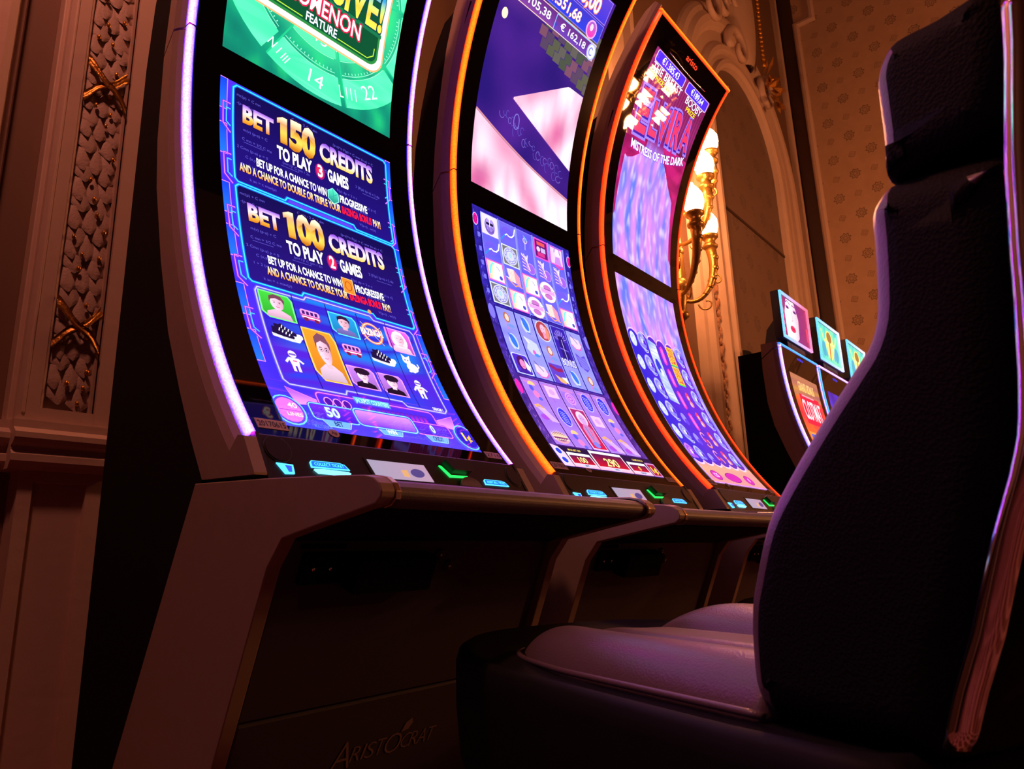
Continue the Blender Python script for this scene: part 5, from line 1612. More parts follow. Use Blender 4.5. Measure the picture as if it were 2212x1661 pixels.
    plate('base_panel', 0.006, MW - 0.006, -0.038, 0.2175, -0.012, 0.0, BASEP, bev=0.002)
    lp = plate('lower_panel', 0.006, MW - 0.006, 0.2205, 0.770, -0.012, 0.002, BASEP, bev=0.003)
    inner = [(0.862, 0.745), (1.02, 0.745), (1.03, 0.43), (1.18, 0.04), (1.142, 0.04), (0.9745, 0.46)]
    shift(MB().prism(inner, 0.0005, MW - 0.0005)).build('base_box', BLACKM, root)
    dv = plate('service_socket', 0.034, 0.112, -0.021, 0.024, -0.001, 0.008, BLACKM, bev=0.002)
    for u in (0.052, 0.080):
        q = bp(u, 0.001, 0.008)
        shift(MB().lathe([(0.0001, 0), (0.0035, 0), (0.003, 0.002), (0.0001, 0.0024)], q, 12, bN)).build('screw', CHROME, dv)
    plate('vent_slot', 0.028, 0.102, -0.0325, -0.026, -0.001, 0.003, BLACKM)
    plate('lock_box', 0.112, 0.262, -0.021, 0.033, -0.001, 0.03, BLACKM, bev=0.003)
    for u, t in ((0.292, -0.0144), (0.318, 0.0051)):
        q = bp(u, t, 0)
        lk = shift(MB().lathe([(0.0001, -0.001), (0.010, -0.001), (0.009, 0.004), (0.006, 0.005), (0.0001, 0.005)], q, 18, bN)).build('lock', BLACKP, root)
        q = bp(u, t, 0.005)
        shift(MB().lathe([(0.0001, 0), (0.0028, 0), (0.002, 0.0015), (0.0001, 0.0018)], q, 10, bN)).build('lock_barrel', CHROME, lk)
    # maker's lettering on the lower panel
    lx = 0.183
    vv, ff = [], []
    for ch, h, wd, dx, dy in (("A", 0.046, 0.038, 0, 0.008), ("R", 0.026, 0.019, 0.036, 0), ("I", 0.026, 0.004, 0.058, 0), ("S", 0.026, 0.017, 0.065, 0), ("T", 0.028, 0.018, 0.083, 0),
                              ("O", 0.034, 0.034, 0.103, 0.003), ("C", 0.026, 0.019, 0.138, 0), ("R", 0.026, 0.018, 0.158, 0), ("A", 0.026, 0.020, 0.176, 0), ("T", 0.026, 0.018, 0.195, 0)):
        a_, f_ = text2d(ch, -0.012)
        x0 = min(v[0] for v in a_); x1 = max(v[0] for v in a_)
        o = len(vv)
        vv += [bp(lx + dx + (v[0] - x0) * wd / (x1 - x0) + v[1] * 0.006, 0.322 + dy - v[1] / CAPH * h, 0.0032) for v in a_]
        ff += [tuple(i + o for i in f) for f in f_]
    shift(MB().add(vv, ff)).build('maker_lettering', LOGOP, lp)
    leaf = [(0.316, 0.292), (0.322, 0.276), (0.334, 0.270), (0.338, 0.279), (0.331, 0.289)]
    shift(MB().add([bp(u, t, 0.0032) for u, t in leaf], [(4, 3, 2, 1, 0)])).build('maker_leaf', LOGOP, lp)
    # name script at the head of the glass
    vs, fs = text2d("aristo", 0.015)
    x0 = min(v[0] for v in vs); x1 = max(v[0] for v in vs)
    zc = ztop - 0.038
    P = []
    for v in vs:
        y, z = curve.atz(zc + v[1] * 0.024 / CAPH * 0.7, 0.0015)
        P.append((0.24 + (v[0] - x0) * 0.09 / (x1 - x0), y - PIV, z))
    emissive(MB().add(P, fs), 'header_script', lambda co: (tedge[0] * 0.5, tedge[1] * 0.4, tedge[2] * 0.5), BTN, root)
    if curve is TALL:
        pts = []
        for i in range(17):
            u = 0.14 + 0.30 * i / 16
            y, z = curve.atz(ztop - 0.060 - 0.004 * math.sin(math.pi * i / 16), 0.003)
            pts.append((u, y - PIV, z))
        MB().tube(pts, 0.0018, 8).build('glass_edge_line', CHROME, root)  # added bar standing in for a bright line along the glass edge
    return root


X0 = 0.5424


def place(x, dy, yaw, dz, pt):
    """the machine's own tilt pivots at light-strip foot height"""
    v = 0.88 * math.sin(pt)
    return (x - v * math.sin(yaw), PIV + dy + v * math.cos(yaw), 0.0), (pt, 0, yaw)


VIO = ((30.0, 1.10, 38.0), (0.16, 0.02, 2.8))
ORG = ((10.0, 0.45, 0.014), (1.5, 0.018, 0.004))
RED = ((9.0, 0.15, 0.010), (1.2, 0.016, 0.005))
lo1, up1 = art_bet_lower(), art_green_upper()
loc, rot = place(X0, 0, 0, 0, 0)
slot_machine('slot_machine', 'curved slot machine edged in violet light, screen reading BET 150 CREDITS', loc, rot, VIO[0], VIO[1], VIO[0], VIO[1], TALL, TALL_BACK, 2.578,
             [('lower_screen', lo1, 'blue screen reading BET 150 CREDITS'), ('upper_screen', up1, 'green screen reading MASSIVE PHENOMENON FEATURE')], ("20170615", "2716"), 'tall curved slot machines in a row')
lo2, up2 = art_reels_lower(), art_jackpot_upper()
loc, rot = place(1.2886, 0.0033, -0.03176, 0.0036, 0.010867)
slot_machine('slot_machine', 'curved slot machine edged in orange light with three bands of violet reels, middle of three', loc, rot, ORG[0], ORG[1], ORG[0], ORG[1], TALL, TALL_BACK, 2.578,
             [('lower_screen', lo2, 'violet screen with three bands of reels'), ('upper_screen', up2, 'pink and indigo screen with jackpot sums')], ("20170614", "2715"), 'tall curved slot machines in a row')
lo3, up3 = art_moon_lower(), art_curtain_upper()
loc, rot = place(1.9965, -0.0397, 0.014435, 0.005, 0.00008)
slot_machine('slot_machine', 'curved slot machine edged in red light with a stage curtain on its upper screen', loc, rot, RED[0], RED[1], ORG[0], ORG[1], TALL, TALL_BACK, 2.578,
             [('lower_screen', lo3, 'violet screen with moons and silver blades'), ('upper_screen', up3, 'screen with a red stage curtain over pale blue marbling')], ("20170613", "2714"), 'tall curved slot machines in a row')

# short bank further along the hall
WHT = ((5.0, 1.1, 8.0), (0.12, 0.16, 1.6)); BLU = ((0.10, 0.75, 2.2), (0.02, 0.08, 1.5))
XB = [3.56, 4.188, 4.816]
bank_arts = [art_bank_red((0.075, 0.02, 0.506, 0.72)), art_bank_blue((0.075, 0.02, 0.506, 0.72)), None]
labs = ['short curved slot machine with a red and orange screen, leftmost of the far bank', 'second short slot machine from the left, its topper showing a yellow-green idol', 'third short slot machine, mostly hidden behind the tall black chair back']
for i, x in enumerate(XB):
    a = bank_arts[i]
    loc, rot = place(x, 0, 0, 0, 0)
    slot_machine('slot_machine', labs[i], loc, rot, WHT[0] if i == 0 else BLU[0], WHT[1], BLU[0] if i != 1 else WHT[0], BLU[1], SHORT, SHORT_BACK, 1.745,
                 [('screen', a if a else bank_arts[1].mesh, None)], None, 'short slot machines in the far bank')

# topper monitors standing on the short bank
FRAMECOL = [((0.2, 0.9, 1.8), (2.0, 0.15, 0.25)), ((0.2, 0.9, 1.6), (1.3, 1.1, 1.7)), ((0.2, 0.9, 1.6), (1.3, 1.1, 1.7))]
tl = ['square topper monitor with a close-up of a face, above the first short machine', 'square topper monitor with a yellow-green idol, above the second short machine', 'square topper monitor half hidden by the black chair back']
for i in range(3):
    cx = [3.858, 4.47, 5.09][i]
    y = 1.150
    root = empty('topper_monitor', (cx, y, 1.763), (0, 0, 0), label=tl[i], cat='monitor', group='topper monitors over the short machines')
    w2 = 0.222
    z0, z1 = 0.040, 0.296
    MB().box(-w2 - 0.004, w2 + 0.004, 0.002, 0.045, z0 - 0.004, z1 + 0.004).build('housing', BLACKP, root, 0.004)
    MB().prism([(0.01, 0.0), (0.12, 0.0), (0.13, 0.05), (0.115, 0.12), (0.07, 0.17), (0.02, 0.17)], -0.14, 0.14).build('bracket', BLACKP, root, 0.004)
    MB().box(-0.09, 0.09, 0.01, 0.09, -0.001, 0.03).build('foot', BLACKP, root)
    aa = [art_face, art_idol, art_idol][i]((-w2 + 0.018, z0 + 0.018, w2 - 0.018, z1 - 0.018))
    aa.build('screen', SCREEN, root, lambda a, b, l: (a, 0.0005 - l, b))
    c0, c1 = FRAMECOL[i]
    mb = MB()
    t = 0.010
    mb.box(-w2, -w2 + t, -0.008, 0.004, z0, z1).box(w2 - t, w2, -0.008, 0.004, z0, z1).box(-w2, w2, -0.008, 0.004, z0, z0 + t).box(-w2, w2, -0.008, 0.004, z1 - t, z1)
    emissive(mb, 'light_frame', lambda co: mix(c0, c1, 0.5 + 0.5 * math.sin(co.x * 9 + co.z * 22)), LEDM, root)


# ------------------------------------------------------------------ the hall
WALLP = mat('wall_paint', (0.20, 0.115, 0.075), 0.6, bump=(18, 0.15, 'noise'), noise_col=(3, (0.165, 0.09, 0.06)))
WOODW = mat('dark_panelling', (0.07, 0.03, 0.018), 0.5, noise_col=(6, (0.05, 0.022, 0.014)))
CEILM = mat('ceiling_paint', (0.4, 0.3, 0.24), 0.7, noise_col=(2, (0.36, 0.27, 0.22)))
CURTAIN = mat('black_cloth', (0.008, 0.008, 0.010), 0.9, spec=0.1, noise_col=(6, (0.012, 0.010, 0.014)))


def carpet():
    m = bpy.data.materials.new('carpet')
    m.use_nodes = True
    N, Lk = m.node_tree.nodes, m.node_tree.links
    b = N['Principled BSDF']; b.inputs['Roughness'].default_value = 0.95
    tc = N.new('ShaderNodeTexCoord')
    br = N.new('ShaderNodeTexBrick')
    br.inputs['Scale'].default_value = 1.4; br.inputs['Mortar Size'].default_value = 0.05
    br.inputs['Color1'].default_value = (0.13, 0.02, 0.012, 1); br.inputs['Color2'].default_value = (0.10, 0.018, 0.012, 1); br.inputs['Mortar'].default_value = (0.38, 0.16, 0.15, 1)
    Lk.new(tc.outputs['Object'], br.inputs['Vector'])
    nz = N.new('ShaderNodeTexNoise'); nz.inputs['Scale'].default_value = 300
    Lk.new(tc.outputs['Object'], nz.inputs['Vector'])
    bp = N.new('ShaderNodeBump'); bp.inputs['Strength'].default_value = 0.5; bp.inputs['Distance'].default_value = 0.004
    Lk.new(nz.outputs['Fac'], bp.inputs['Height']); Lk.new(bp.outputs['Normal'], b.inputs['Normal'])
    Lk.new(br.outputs['Color'], b.inputs['Base Color'])
    return m


YB = 2.16
XR = 8.05
MB().box(-4.0, XR + 0.1, -2.95, YB + 0.1, -0.1, 0.0).build('floor', carpet(), kind='structure')
MB().box(-4.0, XR + 0.1, -2.95, YB + 0.1, 8.6, 8.7).build('ceiling', CEILM, kind='structure')
MB().box(-4.0, XR + 0.1, YB, YB + 0.1, 0.0, 8.6).build('wall_back', WALLP, kind='structure')
MB().box(XR, XR + 0.1, -2.95, YB, 0.0, 8.6).build('wall_right', PAPER, kind='structure')
MB().box(-4.0, XR + 0.1, -2.95, -2.85, 0.0, 8.6).build('wall_front', WOODW, kind='structure')
MB().box(-4.1, -4.0, -2.95, YB + 0.1, 0.0, 8.6).build('wall_left', WOODW, kind='structure')


def sweep(path, prof, plane='back'):
    """moulding: path of (x, z) on a wall, prof of (across, proud) pairs"""
    mb = MB()
    n = len(path); m = len(prof)
    vs = []
    for i, p in enumerate(path):
        q0 = path[max(i - 1, 0)]; q1 = path[min(i + 1, n - 1)]
        d0 = Vector((p[0] - q0[0], p[1] - q0[1])); d1 = Vector((q1[0] - p[0], q1[1] - p[1]))
        if d0.length == 0: d0 = d1
        if d1.length == 0: d1 = d0
        d0.normalize(); d1.normalize()
        t = (d0 + d1).normalized()
        nn = Vector((-t.y, t.x))
        k = 1 / max(0.3, nn.dot(Vector((-d0.y, d0.x))))
        for a, h in prof:
            x, z = p[0] + nn.x * a * k, p[1] + nn.y * a * k
            vs.append((x, YB - h, z) if plane == 'back' else (XR - h, x, z))
    fs = []
    for i in range(n - 1):
        for k in range(m - 1):
            fs.append((i * m + k, i * m + k + 1, (i + 1) * m + k + 1, (i + 1) * m + k))
    mb.add(vs, fs)
    me = mb.mesh('moulding')
    bm = bmesh.new(); bm.from_mesh(me)
    bmesh.ops.recalc_face_normals(bm, faces=bm.faces)
    f = bm.faces[len(bm.faces) // 2]
    bm.to_mesh(me); bm.free()
    return me


# arched niche: wallpaper panel, moulded frame
NX0, NX1, NZS = 5.49, 7.12, 4.42
ncx, nr = (NX0 + NX1) / 2, (NX1 - NX0) / 2
arc = [(ncx + nr * math.cos(math.radians(t)), NZS + 0.92 * math.sin(math.radians(t))) for t in range(180, -1, -6)]
panel = [(NX0, 0.5)] + arc + [(NX1, 0.5)]
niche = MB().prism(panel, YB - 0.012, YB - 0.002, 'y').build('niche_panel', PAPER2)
tag(niche, kind='structure'); niche.name = 'trim_1'
path = [(NX0, 0.3), (NX0, 2.0)] + arc + [(NX1, 2.0), (NX1, 0.3)]
prof = [(-0.01, 0.0), (0.0, 0.06), (0.03, 0.085), (0.07, 0.085), (0.09, 0.05), (0.13, 0.045), (0.17, 0.075), (0.21, 0.08), (0.25, 0.05), (0.27, 0.03), (0.37, 0.03), (0.40, 0.055), (0.44, 0.075), (0.50, 0.08), (0.55, 0.05), (0.60, 0.045), (0.64, 0.02), (0.66, 0.0)]
fr = link('trim_2', sweep(path, prof), PLASTER, kind='structure')
crease = MB().box(NX0 + 0.01, NX1 - 0.01, YB - 0.022, YB - 0.010, 3.66, 3.685).build('trim_3', DARKBROWN, kind='structure')
# leafy relief running up the flat band of the frame's left side
mb = MB()
rr = random.Random(11)
for i in range(120):
    z = 1.0 + i * 0.034
    x = NX0 - 0.32 + 0.03 * math.sin(i * 1.7)
    mb.ball((x, YB - 0.036, z), 0.014 + 0.010 * rr.random(), 8, 1.5)
mb.build('frame_relief', mat('relief_plaster', (0.42, 0.22, 0.14), 0.6, bump=(60, 0.4, 'noise')), fr)

# dark brown corner strip and panel frame on the papered wall
MB().box(XR - 0.02, XR, 1.965, YB, 0, 8.6).build('trim_4', DARKBROWN, kind='structure')
pp = [(1.93, 0.3), (1.93, 6.95), (1.74, 6.95), (1.74, 7.25), (-2.6, 7.25)]
link('trim_5', sweep(pp, [(0.03, 0.0), (0.03, 0.03), (0.005, 0.045), (-0.025, 0.04), (-0.045, 0.02), (-0.05, 0.0)], 'right'), PLASTER, kind='structure')
# outer panel line on the back wall right of the arch
link('trim_6', sweep([(7.93, 0.3), (7.93, 8.2)], [(-0.05, 0), (-0.04, 0.05), (0.0, 0.06), (0.04, 0.05), (0.05, 0)]), PLASTER, kind='structure')
# tall pilaster moulding between the machines, seen over their tops
link('trim_7', sweep([(3.65, 0.3), (3.65, 8.2)], [(-0.5, 0), (-0.46, 0.06), (-0.38, 0.07), (-0.34, 0.03), (-0.12, 0.03), (-0.08, 0.07), (0.0, 0.08), (0.06, 0.03), (0.1, 0)]), PLASTER, kind='structure')
link('trim_8', sweep([(2.35, 0.3), (2.35, 8.2)], [(-0.36, 0), (-0.34, 0.04), (-0.30, 0.06), (-0.26, 0.02), (-0.05, 0.02), (0, 0.05), (0.05, 0)]), PLASTER, kind='structure')

# carved crest over the arch
crest = empty('wall_ornament', (6.45, YB - 0.09, 5.35), label='carved cartouche with beads and gilded leaves over the arched niche', cat='ornament')
ox, oy, oz = 6.45, YB - 0.09, 5.35


def C3(x, y, z): return (x - ox, y - oy, z - oz)


mb = MB()
prf = []
for i in range(15):
    t = i / 14
    zc = 5.55 + 1.6 * t
    wd = 0.10 + 0.24 * math.sin(math.pi * min(1, t * 1.05)) ** 0.7
    prf.append((wd, zc))
vs, fs = [], []
for i, (wd, zc) in enumerate(prf):
    for k in range(13):
        a = math.pi * k / 12
        vs.append(C3(6.52 + wd * math.cos(a), YB - 0.02 - 0.16 * math.sin(a) * (0.6 + wd), zc))
for i in range(14):
    for k in range(12): fs.append((i * 13 + k, i * 13 + k + 1, (i + 1) * 13 + k + 1, (i + 1) * 13 + k))
mb.add(vs, fs, True)
mb.build('shield', PLASTER, crest)
mb = MB()
for i in range(26):
    mb.ball(C3(6.80 - 0.05 * math.cos(i * 0.1), YB - 0.17, 5.75 + i * 0.055), 0.024, 10)
mb.tube([C3(6.86 - 0.05 * math.cos(i * 0.1), YB - 0.15, 5.70 + i * 0.055) for i in range(27)], 0.018, 8)
mb.build('bead_chain', GILT, crest)


def scroll(cx, cz, r, turns, a0, sgn, y=YB - 0.08, th=0.03):
    pts = []
    n = int(26 * turns)
    for i in range(n + 1):
        t = i / n
        a = a0 + sgn * t * turns * 2 * math.pi
        rad = r * (1 - 0.78 * t)
        pts.append(C3(cx + rad * math.cos(a), y - 0.03 * t, cz + rad * math.sin(a)))
    return pts, [th * (1 - 0.5 * i / n) for i in range(n + 1)]


for cx, cz, r, tn, a0, sg in ((6.25, 5.62, 0.24, 1.1, 3.6, -1), (6.95, 5.45, 0.22, 1.2, 0.2, 1), (5.6, 5.75, 0.34, 0.9, 3.0, -1), (5.95, 5.95, 0.18, 1.2, 0.5, 1), (6.30, 6.25, 0.2, 1.2, 2.8, -1), (6.85, 6.9, 0.2, 1.2, 0.3, 1)):
    p_, r_ = scroll(cx, cz, r, tn, a0, sg, th=0.05)
    MB().tube(p_, r_, 8).build('scroll', PLASTER, crest)
mb = MB()
rr = random.Random(4)
for i in range(16):
    a = rr.uniform(0, 6.28)
    r0 = rr.uniform(0.02, 0.16)
    c = Vector((6.80 + r0 * math.cos(a), YB - 0.14 - rr.random() * 0.06, 5.42 + r0 * math.sin(a) * 1.4))
    dr = Vector((math.cos(a), -0.5, math.sin(a) - 0.4)).normalized()
    L = rr.uniform(0.1, 0.2)
    sd = dr.cross(Vector((0, 1, 0))).normalized() * L * 0.3
    p0, p1, p2 = c, c + dr * L * 0.5, c + dr * L
    mb.add([C3(*p0), C3(*(p1 + sd)), C3(*p2), C3(*(p1 - sd)), C3(*(p1 + Vector((0, -0.03, 0))))], [(0, 1, 4), (1, 2, 4), (2, 3, 4), (3, 0, 4)])
mb.build('gilded_leaf', GILT, crest)

# left pilaster (structure): shaft with garland, rail, pedestal
PX0, PX1 = 0.560, 0.80
yf = 2.095
pil = MB().box(PX0, PX0 + 0.052, yf, YB, 1.09, 6).box(PX1 - 0.055, PX1, yf, YB, 1.09, 6).box(PX0 + 0.05, PX1 - 0.05, yf + 0.028, YB, 1.0905, 5.99).box(PX0 + 0.0505, PX1 - 0.0535, yf + 0.0005, YB, 1.0905, 1.140)
pil = pil.build('trim_9', PLASTER, None, 0, kind='structure')
for x0, x1, pr_ in ((PX0 + 0.052, PX0 + 0.066, 0.012), (PX1 - 0.069, PX1 - 0.055, 0.012)):
    MB().prism([(x0, yf + 0.03), (x0, yf + 0.002), ((x0 + x1) / 2, yf + 0.004), (x1, yf + 0.02), (x1, yf + 0.03)], 1.14, 6, 'z').build('panel_bead', PLASTER, pil)
MB().box(PX0 - 0.012, PX0 + 0.004, yf + 0.02, YB, 1.09, 6).build('side_fillet', PLASTER, pil, 0.003)
MB().box(PX0 + 0.012, PX0 + 0.020, yf - 0.004, yf + 0.01, 1.12, 6).build('face_bead', PLASTER, pil, 0.003)
# garland of overlapping leaves
mb = MB(); berries = MB(); rr = random.Random(2)
xa, xb = PX0 + 0.064, PX1 - 0.067
row = 0
z = 1.19
while z < 3.4:
    k = 3 if row % 2 else 2
    for i in range(k):
        wleaf = (xb - xa) / 2.2
        x = xa + (xb - xa) * (i + 0.5) / k + rr.uniform(-.003, .003)
        hl = 0.085
        z0 = z - 0.035 + rr.uniform(-.01, .01)
        n = 7
        vs = []
        for j in range(n + 1):
            t = j / n
            ww = wleaf * 0.66 * math.sin(math.pi * min(0.96, 0.12 + 0.88 * t ** 0.8)) * (1.0 if t < 0.9 else 0.6)
            for s_ in (-1, -0.5, 0, 0.5, 1):
                dep = 0.006 + 0.011 * (1 - t) * (1 - 0.5 * abs(s_)) + 0.003 * (1 - s_ * s_) + (0.004 if s_ == 0 else 0)
                vs.append((x + s_ * ww, yf + 0.026 - dep, z0 + hl * t - 0.012 * (1 - abs(s_)) * (1 - t)))
        fs = [(j * 5 + q, j * 5 + q + 1, (j + 1) * 5 + q + 1, (j + 1) * 5 + q) for j in range(n) for q in range(4)]
        mb.add(vs, fs, True)
    if row % 2 == 0 or rr.random() < 0.4:
        for i in range(rr.choice((1, 1, 2))):
            berries.ball((xa + 0.012 + (xb - xa - 0.024) * rr.random(), yf + 0.001, z - 0.030 + rr.uniform(-.008, .008)), 0.0058, 10, 1.4)
    z += 0.047
    row += 1
mb.build('leaf_garland', mat('garland_plaster', (0.52, 0.385, 0.32), 0.6, bump=(160, 0.35, 'noise'), noise_col=(30, (0.42, 0.30, 0.25))), pil)
berries.build('gilded_berries', GILT, pil)
for zc in (1.375, 2.135, 2.95):
    for s_ in (1, -1):
        mb = MB()
        n = 14
        vs = []
        for j in range(n + 1):
            t = j / n
            x = xa - 0.004 + (xb - xa + 0.008) * t
            zz = zc + s_ * (0.5 - t) * 0.115 + 0.006 * math.sin(t * 9 + s_)
            y = yf + 0.004 - 0.014 * math.sin(math.pi * t) - (0.005 if s_ > 0 else 0)
            for q in range(5):
                vs.append((x + rr.uniform(-.001, .001), y - 0.004 * math.sin(q * math.pi / 2) + rr.uniform(-.001, .001), zz + (q - 2) * 0.0075 * (0.8 + 0.4 * abs(t - 0.5) * 2)))
        fs = [(j * 5 + q, (j + 1) * 5 + q, (j + 1) * 5 + q + 1, j * 5 + q + 1) for j in range(n) for q in range(4)]
        mb.add(vs, fs, True).build('gilded_ribbon', GILT, pil)

# rail and pedestal under it
rail = [(YB, 0.975), (2.075, 0.975), (2.070, 0.985), (2.062, 0.995), (2.062, 1.012), (2.072, 1.022), (2.072, 1.032), (2.058, 1.040), (2.050, 1.052), (2.050, 1.066), (2.064, 1.076), (2.070, 1.080), (2.070, 1.100), (YB, 1.100)]
MB().prism(rail, PX0 - 0.006, PX1 + 0.002).build('trim_10', PLASTER, kind='structure')
MB().prism([(y + 0.035 if y < YB else y, z) for y, z in rail], -3.9, PX0 - 0.006).build('trim_11', PLASTER, kind='structure')
ped = MB().box(0.585, 0.618, 2.090, YB, 0.0, 0.975).box(0.742, 0.79, 2.090, YB, 0.0, 0.975).box(0.6175, 0.7425, 2.0905, YB, 0.946, 0.9745).box(0.6175, 0.7425, 2.106, YB, 0.0, 0.95)
ped.build('trim_12', PLASTER, None, 0, kind='structure')
# next strip of panelling at the far left
sp = link('trim_13', sweep([(0.30, 1.10), (0.30, 6.0)], [(0.6, 0), (0.6, 0.05), (-0.10, 0.055), (-0.115, 0.075), (-0.135, 0.07), (-0.145, 0.04), (-0.16, 0.03), (-0.17, 0.0)][::-1]), PLASTER, kind='structure')
MB().box(-3.9, 0.16, YB - 0.05, YB, 1.1, 6.0).build('trim_14', PLASTER, kind='structure')

# black cloth backing behind the short bank
for i in range(1):
    mb = MB()
    n = 60
    vs = []
    for j in range(n + 1):
        x = 5.35 + 2.3 * j / n
        y = 2.02 + 0.012 * math.sin(j * 1.3)
        vs += [(x, y, 0.02), (x, y, 2.27 + 0.02 * math.sin(j * 0.7))]
    mb.add(vs, [(2 * j, 2 * j + 2, 2 * j + 3, 2 * j + 1) for j in range(n)], True)
    cu = mb.build('backdrop_cloth', CURTAIN)
    sol = cu.modifiers.new('thick', 'SOLIDIFY'); sol.thickness = 0.004
    tag(cu, 'black cloth screen hung behind the short machines', 'curtain')


# ------------------------------------------------------------------ sconces
GLOBE = bpy.data.materials.new('glowing_glass'); GLOBE.use_nodes = True
_b = GLOBE.node_tree.nodes['Principled BSDF']
_b.inputs['Base Color'].default_value = (0.9, 0.75, 0.5, 1); _b.inputs['Roughness'].default_value = 0.3
_b.inputs['Emission Color'].default_value = (1.0, 0.35, 0.12, 1); _b.inputs['Emission Strength'].default_value = 135.0
GLOBE2 = GLOBE.copy(); GLOBE2.node_tree.nodes['Principled BSDF'].inputs['Emission Strength'].default_value = 220.0


def bez(p0, p1, p2, p3, n=16):
    out = []
    for i in range(n + 1):
        t = i / n
        out.append(p0 * (1 - t) ** 3 + p1 * 3 * t * (1 - t) ** 2 + p2 * 3 * t * t * (1 - t) + p3 * t ** 3)
    return out


def sconce(loc, rz, label, G=None, gm=None):
    root = empty('wall_sconce', loc, (0, 0, rz), label=label, cat='wall lamp', group=None)
    MB().lathe([(0.0001, 0.0), (0.10, 0.0), (0.11, 0.015), (0.08, 0.03), (0.05, 0.06), (0.0001, 0.075)], (0, 0, 0), 24, (0, -1, 0)).build('backplate', BRASS, root)
    st = MB().tube([(0, -0.04, -0.34), (0, -0.05, -0.15), (0, -0.06, 0.0), (0, -0.06, 0.3), (0, -0.06, 0.62)], [0.02, 0.05, 0.045, 0.03, 0.02], 12)
    for z, r in ((-0.26, 0.05), (-0.05, 0.075), (0.2, 0.05), (0.5, 0.045)): st.ball((0, -0.055, z), r, 14, 0.8)
    st.build('stem', BRASS, root)
    G = G or [(-0.46, -0.41, 0.30, 0.0), (-0.11, -0.36, 0.72, 0.36), (0.14, -0.31, 1.04, 0.6), (0.096, -0.26, 0.39, -0.05), (-0.36, -0.2, 0.66, 0.2)]
    for gx, gy, gz, sz in G:
        e = Vector((gx, gy, gz - 0.20))
        s = Vector((0, -0.06, sz - 0.10))
        out = Vector((gx, gy, 0)).normalized()
        c1 = s + out * 0.16 + Vector((0, 0, -0.10)); c2 = e + out * 0.04 + Vector((0, 0, -0.20))
        pts = bez(s, c1, c2, e)
        mb = MB().tube(pts, [0.012 + 0.024 * (i / 16) ** 1.5 for i in range(17)], 12)
        # curled tendrils
        for sg, cc in ((1, 0.55), (-1, 0.3)):
            m_ = pts[int(16 * cc)]
            tp = []
            for i in range(22):
                t = i / 21
                a = t * 5.0 * sg
                rad = 0.055 * (1 - 0.75 * t)
                tp.append(m_ + out * (rad * math.cos(a) - 0.055) * -1 + Vector((0, 0, (0.05 if sg > 0 else -0.03) + rad * math.sin(a))))
            mb.tube(tp, 0.006, 8)
        for i in range(5):   # leaf ribs wrapping the horn
            q = pts[6 + 2 * i]
            mb.ball(q + Vector((0, -0.012, 0.01)), 0.020 + 0.003 * i, 8, 0.7)
        arm = mb.build('arm', BRASS, root)
        MB().lathe([(0.0001, -0.02), (0.030, -0.01), (0.036, 0.005), (0.050, 0.012), (0.052, 0.026), (0.040, 0.034), (0.034, 0.06), (0.044, 0.075), (0.058, 0.085), (0.060, 0.10), (0.050, 0.106), (0.0001, 0.106)], e, 20).build('cup', BRASS, arm)
        pr2 = [(0.0001, 0.0), (0.040, 0.0), (0.056, 0.03), (0.066, 0.07), (0.063, 0.11), (0.046, 0.145), (0.026, 0.17), (0.012, 0.19), (0.006, 0.205), (0.0001, 0.208)]
        g = MB()
        n = 20
        vs = []
        for r, h in pr2:
            for k in range(n):
                a = 2 * math.pi * k / n
                rr_ = r * (1 + 0.05 * math.cos(a * 5 + h * 24))
                vs.append((e.x + rr_ * math.cos(a), e.y + rr_ * math.sin(a), e.z + 0.10 + h))
        g.add(vs, [(i * n + k, i * n + (k + 1) % n, (i + 1) * n + (k + 1) % n, (i + 1) * n + k) for i in range(len(pr2) - 1) for k in range(n)], True)
        g.build('globe', gm or GLOBE, root)
    return root


sconce((4.28, 2.06, 2.55), 0, 'gilded wall sconce with glowing flame-shaped globes beside the arched niche')
sconce((6.2, -2.78, 1.9), math.pi, 'gilded wall sconce on the opposite wall, mirrored in the red-lit machine glass',
       [(0.25, -0.28, 0.34, -0.05), (-0.13, -0.28, 0.30, -0.05), (0.36, -0.28, 0.61, 0.2), (0.26, -0.28, 0.85, 0.4), (0.10, -0.30, 0.63, 0.25), (-0.33, -0.28, 0.64, 0.2), (-0.05, -0.28, 0.94, 0.5)], GLOBE2)


# ------------------------------------------------------------------ chairs
CO_ = Vector((0.544, 0.233, 0))


def smooth_profile(pts, n=3):
    """closed Catmull-Rom through the outline"""
    out = []
    m = len(pts)
    for i in range(m):
        p0, p1, p2, p3 = (Vector(pts[(i + k - 1) % m]) for k in range(4))
        for j in range(n):
            t = j / n
            out.append(tuple(0.5 * ((2 * p1) + (-p0 + p2) * t + (2 * p0 - 5 * p1 + 4 * p2 - p3) * t * t + (-p0 + 3 * p1 - 3 * p2 + p3) * t ** 3)))
    return out


